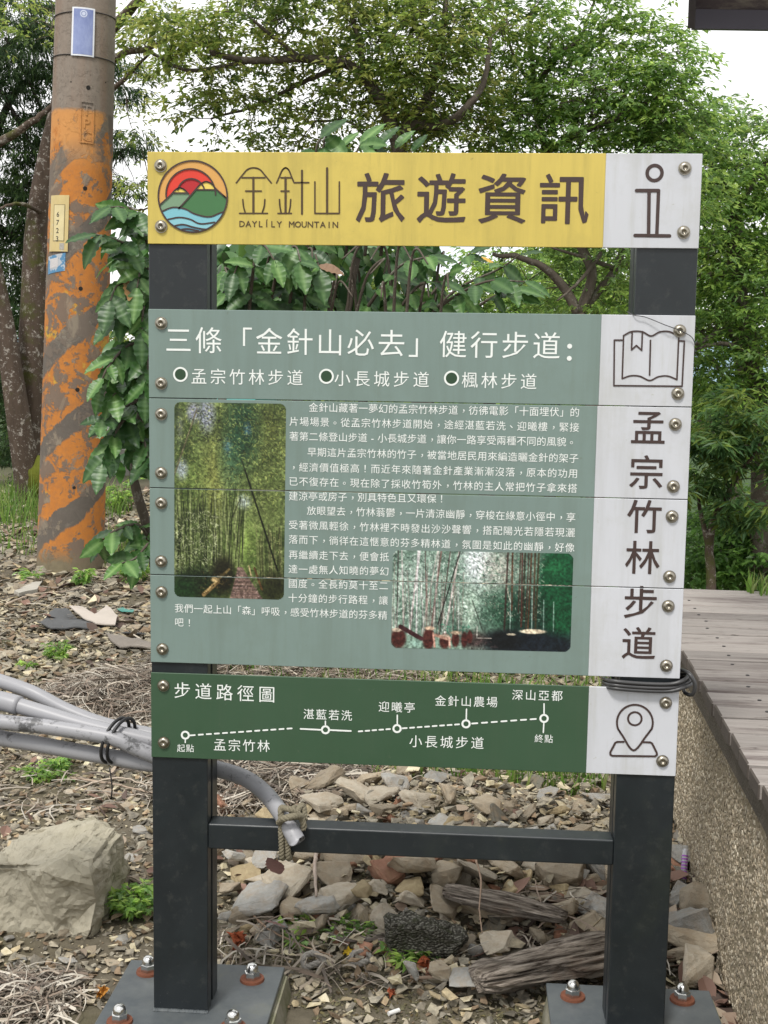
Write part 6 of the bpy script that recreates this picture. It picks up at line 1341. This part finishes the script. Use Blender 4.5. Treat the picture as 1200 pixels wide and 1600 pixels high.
# ------------------------------------------------------------------ grey pipes, rope, cable loops
def pvc(name, spots, sc=40):
    m = M(name, .42, .45); c = m.mix(m.noise(4, 5), (.26, .26, .275), (.34, .34, .355)); c = m.mix(m.ramp(m.noise(sc, 7, .75), [(.5+(1-spots)*.14, 0.0), (.58+(1-spots)*.14, .85)]), c, (.05, .05, .05)); m.base(c); return m.m
P1, P2, P3 = pvc('grey_pvc', .15), pvc('mottled_grey_pvc', 1.0, 26), pvc('slightly_stained_pvc', .45, 30)
def pipe(label, pts, dia, mat, joint=None, split=False):
    W = np.array([at_y(a, b, y) for a, b, y in pts]); P = spline(W, 10); g = Geo(); n = 24; T = np.gradient(P, axis=0); T /= np.linalg.norm(T, axis=1)[:, None]
    ro, ri = dia/2, dia/2-.0024; Vo, Fo = tube(P, ro, n, False); Vi, Fi = tube(P, ri, n, False)
    if split:                            # end sawn at a slant with a notch
        for Vx in (Vo, Vi):
            e = Vx[-n:]; th = np.linspace(0, 2*np.pi, n, endpoint=False); Vx[-n:] = e+T[-1]*(.024*np.cos(th+.4)-.030*np.exp(-((np.mod(th-2.6+np.pi, 2*np.pi)-np.pi)/.5)**2)-.02)[:, None]
    g.add(Vo, Fo); g.add(Vi, [Fi[0][:, ::-1]]); m_ = len(P); j = np.arange(n); k = (j+1) % n; off = len(Vo)
    for e, fl in ((0, 1), ((m_-1)*n, -1)): g.add(np.zeros((0, 3)), np.zeros((0, 4), int)); q = np.stack([j+e, k+e, k+e+off, j+e+off], 1)[:, ::fl]; g.F.setdefault(4, []).append(q)
    o0 = g.build('pipe', mat, smooth=True); tag(o0, label, 'pipe', 'grey plastic pipes bundled left of the sign')
    if joint:
        a, b = joint; V, F = tube(P[a:b], dia/2+.0035, n); gj = Geo(); gj.add(V, F); gj.build('socket', mat, o0, smooth=True)
    return P
YP = .16
pipe('uppermost grey pipe of the bundle, arching over the straw', [(-160, 1010, .3), (-60, 1045, .26), (0, 1064, .24), (50, 1082, .22), (100, 1108, .21), (150, 1128, .20), (200, 1141, .195), (245, 1150, .19), (320, 1168, .19)], .029, P1)
pipe('grey pipe with a widened socket, second from the top of the bundle', [(-160, 1070, .22), (-60, 1088, .2), (0, 1095, .18), (60, 1112, .17), (120, 1130, .16), (180, 1145, .15), (245, 1160, .15), (325, 1180, .15)], .032, P1, (0, 26))
pipe('mottled dark-stained pipe in the middle of the bundle', [(-160, 1100, .16), (-60, 1118, .15), (0, 1128, .14), (60, 1134, .135), (120, 1143, .13), (175, 1153, .125), (215, 1170, .125), (250, 1186, .13), (325, 1225, .16)], .030, P2)
PD = pipe('lowest grey pipe, bending behind the post to its sawn end on the crossbar', [(-160, 1120, .18), (-60, 1140, .17), (0, 1153, .165), (60, 1163, .16), (120, 1174, .155), (180, 1184, .15), (240, 1194, .14), (300, 1194, .135), (345, 1203, .13), (385, 1217, .12), (415, 1240, .10), (437, 1268, .05), (452, 1292, .0), (466, 1318, -.02)], .032, P3, split=True)
# cable tie round the bundle
bk = simple('black_cable', (.018, .018, .019), .5, bump=0)
c0 = at_y(180, 1158, .15); g = Geo(); u = np.array([.0, .06, .065]); T = np.linspace(0, 2*np.pi, 40)
for tl in (0, .012):
    P = np.stack([c0[0]+.012*np.sin(T+.5)+tl+.010*np.cos(T*1.0), c0[1]+(.036)*np.cos(T), c0[2]+.044*np.sin(T)+.002], 1); V, F = tube(P, .0035, 7, False); g.add(V, F)
V, F = tube(spline([c0+np.array([.0, -.04, -.04]), c0+np.array([.006, -.045, -.075]), c0+np.array([.003, -.04, -.10])], 6), .0015, 5); g.add(V, F)
tag(g.build('cable_tie', bk, smooth=True), 'black wire tie looped round the bundle of grey pipes', 'tie')
# rope
rpm = M('weathered_rope', .95, .15); rpm.base(rpm.mix(rpm.noise(30, 6, .7), (.11, .095, .06), (.30, .27, .20))); rpm.bump(rpm.noise(300, 3), .8, .003)
def rope(g, P, r_, turns):
    P = spline(P, 10); T = np.gradient(P, axis=0); T /= np.linalg.norm(T, axis=1)[:, None]; a = np.cross(T, [.3, .8, .5]); a /= np.linalg.norm(a, axis=1)[:, None]; b = np.cross(T, a); L_ = np.concatenate([[0], np.cumsum(np.linalg.norm(np.diff(P, axis=0), axis=1))])
    for s in range(3):
        ph = L_*turns+s*2.094; V, F = tube(P+(a*np.cos(ph)[:, None]+b*np.sin(ph)[:, None])*r_*.55, r_*.58, 7); g.add(V, F)
rx = at_y(440, 1300, 0)[0]; zt_, zb_ = cbz1+.006, cbz0-.007; g = Geo()
for k, dx in enumerate((0, .0115)):
    x = rx+dx; rope(g, [(x, -.006, zt_-.01), (x+.001, -.007, (zt_+zb_)/2), (x+.002, -.003, zb_), (x+.003, .028, zb_-.003), (x+.003, .055, zb_+.004), (x+.002, .060, (zt_+zb_)/2), (x, .055, zt_+.004), (x-.001+.01*k, .028, zt_+.022), (x-.002+.01*k, .004, zt_+.026), (x+.0, -.006, zt_-.01)], .0055, 330)
kx = at_y(453, 1276, 0)[0]; kz = at_y(453, 1276, 0)[2]
rope(g, [(kx-.02, -.002, kz-.012), (kx-.008, -.028, kz+.006), (kx+.012, -.024, kz+.010), (kx+.022, .0, kz+.0), (kx+.016, .02, kz-.004)], .006, 330)
rope(g, [(kx-.018, .01, kz+.012), (kx+.002, -.012, kz+.018), (kx+.018, -.006, kz+.006), (kx+.026, -.006, kz-.012), (kx+.024, -.004, kz-.022)], .0055, 330)
rope(g, [(kx+.01, .0, kz+.004), (kx+.02, .02, kz+.015), (kx+.026, .01, kz-.01)], .006, 330)
tag(g.build('rope', rpm.m, smooth=True), 'frayed brown rope tying the sawn pipe end to the crossbar', 'rope')
# black cable loops at the right post, in the gap between the boards
gm_ = simple('grey_black_cable', (.045, .045, .046), .38, bump=0); g = Geo(); yy = -.004
def cpt(px, py, y): return at_y(px, py, y)
for k, (dy, o_) in enumerate(((0, 0), (6, .006), (11, -.002))):
    pts = [cpt(945, 1062+dy*.5, .10), cpt(943, 1060+dy, .04), cpt(956, 1064+dy, -.008), cpt(1000, 1068+dy, -.010), cpt(1045, 1069+dy, -.009), cpt(1066, 1064+dy, -.006+o_), cpt(1075+k*3, 1055+dy*1.2, .02), cpt(1068+k*5, 1048+dy, .05), cpt(1050, 1050+dy, .09), cpt(1000, 1054+dy, .112), cpt(955, 1058+dy*.5, .112)]
    V, F = tube(spline(pts, 8), .0035, 8); g.add(V, F)
pts = [cpt(1062, 1046, .04), cpt(1076, 1052, .0), cpt(1086, 1070, -.006), cpt(1082, 1085, .0), cpt(1070, 1082, .02), cpt(1066, 1068, .035)]
V, F = tube(spline(pts, 8), .0035, 8); g.add(V, F); tag(g.build('coiled_cable', gm_, smooth=True), 'black cable coiled round the right post between the boards', 'cable')
g = Geo(); V, F = tube(spline([cpt(980, 487, .03), cpt(990, 492, -.002), cpt(1010, 496, -.006), (*cpt(1040, 508, -.010),), cpt(1062, 516, -.0085), cpt(1080, 526, -.006), cpt(1086, 536, -.004), cpt(1090, 530, .02)], 8), .0008, 5); g.add(V, F)
tag(g.build('thin_wire', gm_), 'thin loose wire crossing the book icon corner of the sign', 'wire')

# ------------------------------------------------------------------ odds and ends on the ground
def sheet(label, pts, mat, thick=.006, z0=.03, bend=.02, seed=1, name='torn_sheet', cat='sheet'):
    """an irregular bent sheet given by its outline in the photo"""
    r = np.random.default_rng(seed); c = gpt(*np.mean(pts, 0)); zc_ = float(gz(c[0], c[1]))+z0; P = np.array([at_z(a, b, zc_+r.normal(0, bend*.3)) for a, b in pts]); bm = bmesh.new(); vs = [bm.verts.new(p) for p in P]; f = bm.faces.new(vs)
    bmesh.ops.triangulate(bm, faces=bm.faces[:])
    for _ in range(3): bmesh.ops.subdivide_edges(bm, edges=[e for e in bm.edges if e.calc_length() > .03], cuts=1); bmesh.ops.triangulate(bm, faces=bm.faces[:])
    for v in bm.verts: v.co.z += bend*(mnoise.noise(v.co*5+Vector((seed, 0, 0)))*1.6+.6*mnoise.noise(v.co*14)); v.co.z = max(v.co.z, float(gz(v.co.x, v.co.y))+.004)
    bmesh.ops.recalc_face_normals(bm, faces=bm.faces[:]); ret = bmesh.ops.extrude_face_region(bm, geom=bm.faces[:]); 
    for v in [q for q in ret['geom'] if isinstance(q, bmesh.types.BMVert)]: v.co.z -= thick
    bmesh.ops.recalc_face_normals(bm, faces=bm.faces[:]); me = bpy.data.meshes.new(name); bm.to_mesh(me); bm.free(); me.materials.append(mat); tag(link(name, me), label, cat)
fel = simple('dark_grey_felt', (.085, .088, .09), .8, var=.35, scale=9, bump=.4); bei = simple('pale_pinkish_board', (.45, .40, .35), .8, var=.15, scale=9, bump=.2); brn = simple('grey_brown_felt', (.20, .175, .15), .85, var=.3, scale=9, bump=.3)
sheet('dark grey torn sheet lying on the gravel in front of the pole', [(58, 975), (75, 962), (90, 952), (75, 948), (100, 950), (128, 962), (150, 972), (175, 976), (215, 985), (228, 992), (200, 990), (160, 980), (110, 980), (80, 982)], fel, .006, .03, .02, 2)
sheet('pale beige broken board on top of the dark torn sheet', [(108, 946), (128, 948), (148, 958), (163, 950), (166, 944), (184, 962), (180, 974), (150, 972), (130, 962)], bei, .006, .065, .008, 3)
sheet('grey-brown torn sheet half buried near the sign edge', [(166, 988), (190, 990), (220, 998), (245, 1006), (240, 1014), (205, 1008), (188, 1010), (175, 1004)], brn, .006, .03, .015, 4)
sheet('flat grey stone slab lying left of the pole foot', [(22, 922), (50, 910), (66, 908), (58, 920), (30, 926)], simple('slab', (.38, .36, .31), .9, scale=8), .02, .03, .004, 6, 'slab', 'slab')
sheet('teal plastic scrap on the gravel left of the sign', [(182, 950), (192, 949), (200, 953), (210, 954), (208, 958), (190, 957)], simple('teal_plastic', (.02, .22, .18), .35, bump=0), .002, .03, .006, 7, 'plastic_scrap', 'scrap')
def stick(label, pts, r_, colr, lift=.02, name='stick'):
    P = []
    for q in pts:
        p = gpt(q[0], q[1]); p[2] = float(gz(p[0], p[1]))+lift+(q[2] if len(q) > 2 else 0); P.append(p)
    P = spline(P, 6); r = np.random.default_rng(int(pts[0][0])); P += r.normal(0, r_*.25, P.shape); V, F = tube(P, r_*np.linspace(1.1, .6, len(P))*r.uniform(.85, 1.15, len(P)), 7); g = Geo(); g.add(V, F); k = 'stick%s' % (colr,)
    if k not in MAT: MAT[k] = simple('stick_bark', colr, .85, var=.4, scale=30, bump=.4)
    tag(g.build(name, MAT[k], smooth=True), label, 'stick')
stick('pale pinkish stick standing against the stones under the crossbar', [(497, 1366, .05), (493, 1390, .05), (492, 1415, .045), (494, 1440, .03)], .005, (.42, .34, .28), .03)
stick('grey twig lying below the stone pile next to the dark lump', [(510, 1473), (545, 1482), (580, 1480), (612, 1484)], .005, (.20, .17, .15))
stick('long thin brown twig crossing the ground in front of the stones', [(380, 1440, .02), (420, 1465), (470, 1490), (520, 1508)], .0025, (.26, .18, .12))
stick('thin upright tan twig leaning over the lower driftwood', [(742, 1400, .09), (750, 1440, .08), (748, 1475, .06), (752, 1500, .04)], .0022, (.34, .24, .17))
stick('pale twig on the gravel left of the post', [(118, 1255, .02), (150, 1242, .02), (190, 1236, .02), (235, 1238)], .003, (.45, .38, .30))
stick('long pale twig beside the pole foot', [(10, 950), (50, 935), (100, 930), (130, 920)], .006, (.42, .34, .26))
stick('grey twig lying near the dark torn sheet', [(20, 926), (60, 922), (110, 925)], .005, (.30, .25, .20))
stick('short whitish bone-like stick behind the pipe end', [(445, 1228), (470, 1222), (482, 1215)], .007, (.62, .59, .54), .03)
stick('bare twig bent against the pebbled wall at lower right', [(1122, 1455, .06), (1132, 1475, .05), (1140, 1492, .04), (1125, 1515, .03), (1108, 1527, .03)], .0028, (.36, .29, .22))
stick('twig lying across the gravel under the pipes', [(110, 1225), (160, 1232), (215, 1244), (238, 1250)], .0035, (.36, .28, .21))
stick('brown twig among the stones near the left post', [(345, 1352, .05), (400, 1350, .05), (440, 1352, .05)], .003, (.24, .18, .13))
stick('dark bent twig near the lower driftwood end', [(640, 1540), (700, 1545), (760, 1548), (850, 1540)], .0035, (.25, .18, .13))
def crumple(label, px, py, wpx, mat, seed, name, cat, lift=.01):
    p = gpt(px, py); s = wpx*np.linalg.norm(p-CP)/FPX; r = np.random.default_rng(seed); g = Geo()
    for k in range(7):
        V = np.array([v.co[:] for v in CLM[k % 5].vertices]); V[:, 2] += (V[:, 1]-.5)**2*r.uniform(-1.2, 1.2)+V[:, 0]**2*r.uniform(2, 7); V[:, 1] -= .5; F = np.array([list(q.vertices) for q in CLM[k % 5].polygons]); Rm = rotmats(1, .9, r)[0]; g.add((V@Rm.T)*s*r.uniform(.5, .9)+np.array([p[0], p[1], float(gz(p[0], p[1]))+lift+s*.2])+r.normal(0, s*.1, 3), F)
    tag(g.build(name, mat), label, cat)
rl = simple('rusty_red_leaf', (.26, .06, .02), .8, var=.4, scale=30); crumple('crumpled rust-red dried flower beside the left post', 375, 1480, 34, rl, 1, 'dried_flower', 'dried flower'); crumple('rust-red crumpled leaf below the dark pebbly lump', 665, 1520, 28, rl, 2, 'dried_leaf', 'leaf')
yl = simple('yellow_petal', (.62, .44, .03), .6, var=.2, scale=30); crumple('small yellow fallen leaf on the ground in front of the stones', 544, 1498, 18, yl, 3, 'fallen_leaf', 'leaf'); crumple('orange-brown fallen leaf left of the left base plate', 158, 1562, 22, simple('orange_leaf', (.42, .19, .03), .6), 4, 'fallen_leaf', 'leaf')
crumple('small crumpled rust leaf on the stones beside the dark lump', 612, 1562, 18, rl, 8, 'dried_leaf', 'leaf')
pk = simple('reddish_purple_dead_leaf', (.20, .10, .09), .6, var=.3, scale=12); 
for (px, py, w_, l, a) in ((447, 1470, 30, 'heart-shaped purplish dead leaf lying below the stones', .6), (437, 1418, 34, 'red-brown dead leaf standing between two tan stones', 1.6)):
    p = gpt(px, py); p[2] = float(gz(p[0], p[1]))+.03+(.05 if py < 1440 else 0); s = w_*2.6/FPX*1.3; me = CLM[3].copy(); me.materials.clear(); me.materials.append(pk); o = link('dead_leaf', me, None, tuple(p)); o.scale = (s*1.6, s, s); o.rotation_euler = (a*.7, .3, 1.2+a); tag(o, l, 'leaf')
# clear tube with purple stripes leaning by the wall
p = gpt(1066, 1392); p[2] = float(gz(p[0], p[1])); mk = empty('striped_tube', tuple(p), 'clear plastic tube with purple stripes lying on the stones by the wall', 'tube'); mk.rotation_euler = (R(-28), R(8), 0)
tm = M('clear_plastic', .15, .5); tm.base((.75, .76, .80)); tm.set(tm.b, 'Transmission Weight', .5); pum = simple('purple_stripe', (.30, .07, .42), .4, bump=0)
V, F = tube([(0, 0, .02), (0, 0, .095), (0, 0, .10)], [.0075, .0075, .004], 14); g = Geo(); g.add(V, F); g.build('barrel', tm.m, mk, smooth=True)
for k in range(8): V, F = tube([(0, 0, .028+k*.0075), (0, 0, .0315+k*.0075)], .0079, 14); g = Geo(); g.add(V, F); g.build('stripe', pum, mk)
# a cigarette-like white stub, a knotted rag
p = gpt(607, 1590); V, F = tube([(0, 0, .008), (.02, .016, .008)], .0045, 10); g = Geo(); g.add(V+np.array([p[0], p[1], float(gz(p[0], p[1]))]), F); tag(g.build('white_stub', simple('white_plastic', (.7, .7, .68), .5, bump=0)), 'small white stub lying on the ground at the bottom', 'stub')
g = Geo()
for (px, py, sd) in ((565, 1512, 1), (490, 1515, 2)):
    p = gpt(px, py); r = np.random.default_rng(sd); z = float(gz(p[0], p[1])); T = np.linspace(0, 5.4, 9); P = np.stack([p[0]+.022*np.cos(T), p[1]+.02*np.sin(T), z+.012+.014*np.abs(np.sin(T*.8))], 1); gg = Geo(); rope(gg, P, .006, 200); o = gg.build('knotted_cord', simple('grey_cord', (.25, .235, .21), .9, scale=60)); tag(o, ['curled grey cord scrap lying in front of the stones, right one', 'curled grey cord scrap left of the other cord'][sd-1], 'cord')
# grass tufts at the far corner of the deck
p = at_z(1192, 925, ZD); g = Geo(); r = np.random.default_rng(5); V, F, C = blades(60, p, .05, .08, .03, .10, 5, GP); V[:, 2] += ZD-float(gz(p[0], p[1])); g.add(V, F, C); tag(g.build('grass_tuft', MAT['leaf'], color=True), 'small grass tuft growing between planks at the deck corner', 'grass')
bpy.data.objects.remove(_to)
# mossy swelling at the foot of the two-stemmed tree
g = Geo(); c = at_d(66, 745, 10.0); K, n = 14, 20; V = []
for i in range(K):
    for j in range(n):
        a = i/(K-1)*math.pi; b = j/n*6.283; q = Vector((math.sin(a)*math.cos(b), math.sin(a)*math.sin(b), math.cos(a))); k = 1+.25*mnoise.noise(q*2.2)+.08*mnoise.noise(q*7); V.append((c[0]+q.x*.13*k, c[1]+q.y*.1*k, c[2]+q.z*.15*k))
i, j = np.mgrid[0:K-1, 0:n]; a_ = i*n+j; b2 = i*n+(j+1) % n; g.add(V, np.stack([a_, a_+n, b2+n, b2], -1).reshape(-1, 4))
mo = M('moss', .95, .1); mo.base(mo.mix(mo.noise(20, 6, .7), (.06, .075, .012), (.17, .18, .03))); mo.bump(mo.noise(60, 5, .7), .8, .01)
mt_ = g.build('moss_cushion', mo.m, smooth=True); par = [o for o in bpy.data.objects if o.name.startswith('tree') and str(o.get('label', '')).startswith('old tree')][0]; mt_.parent = par; mt_.location = -par.location
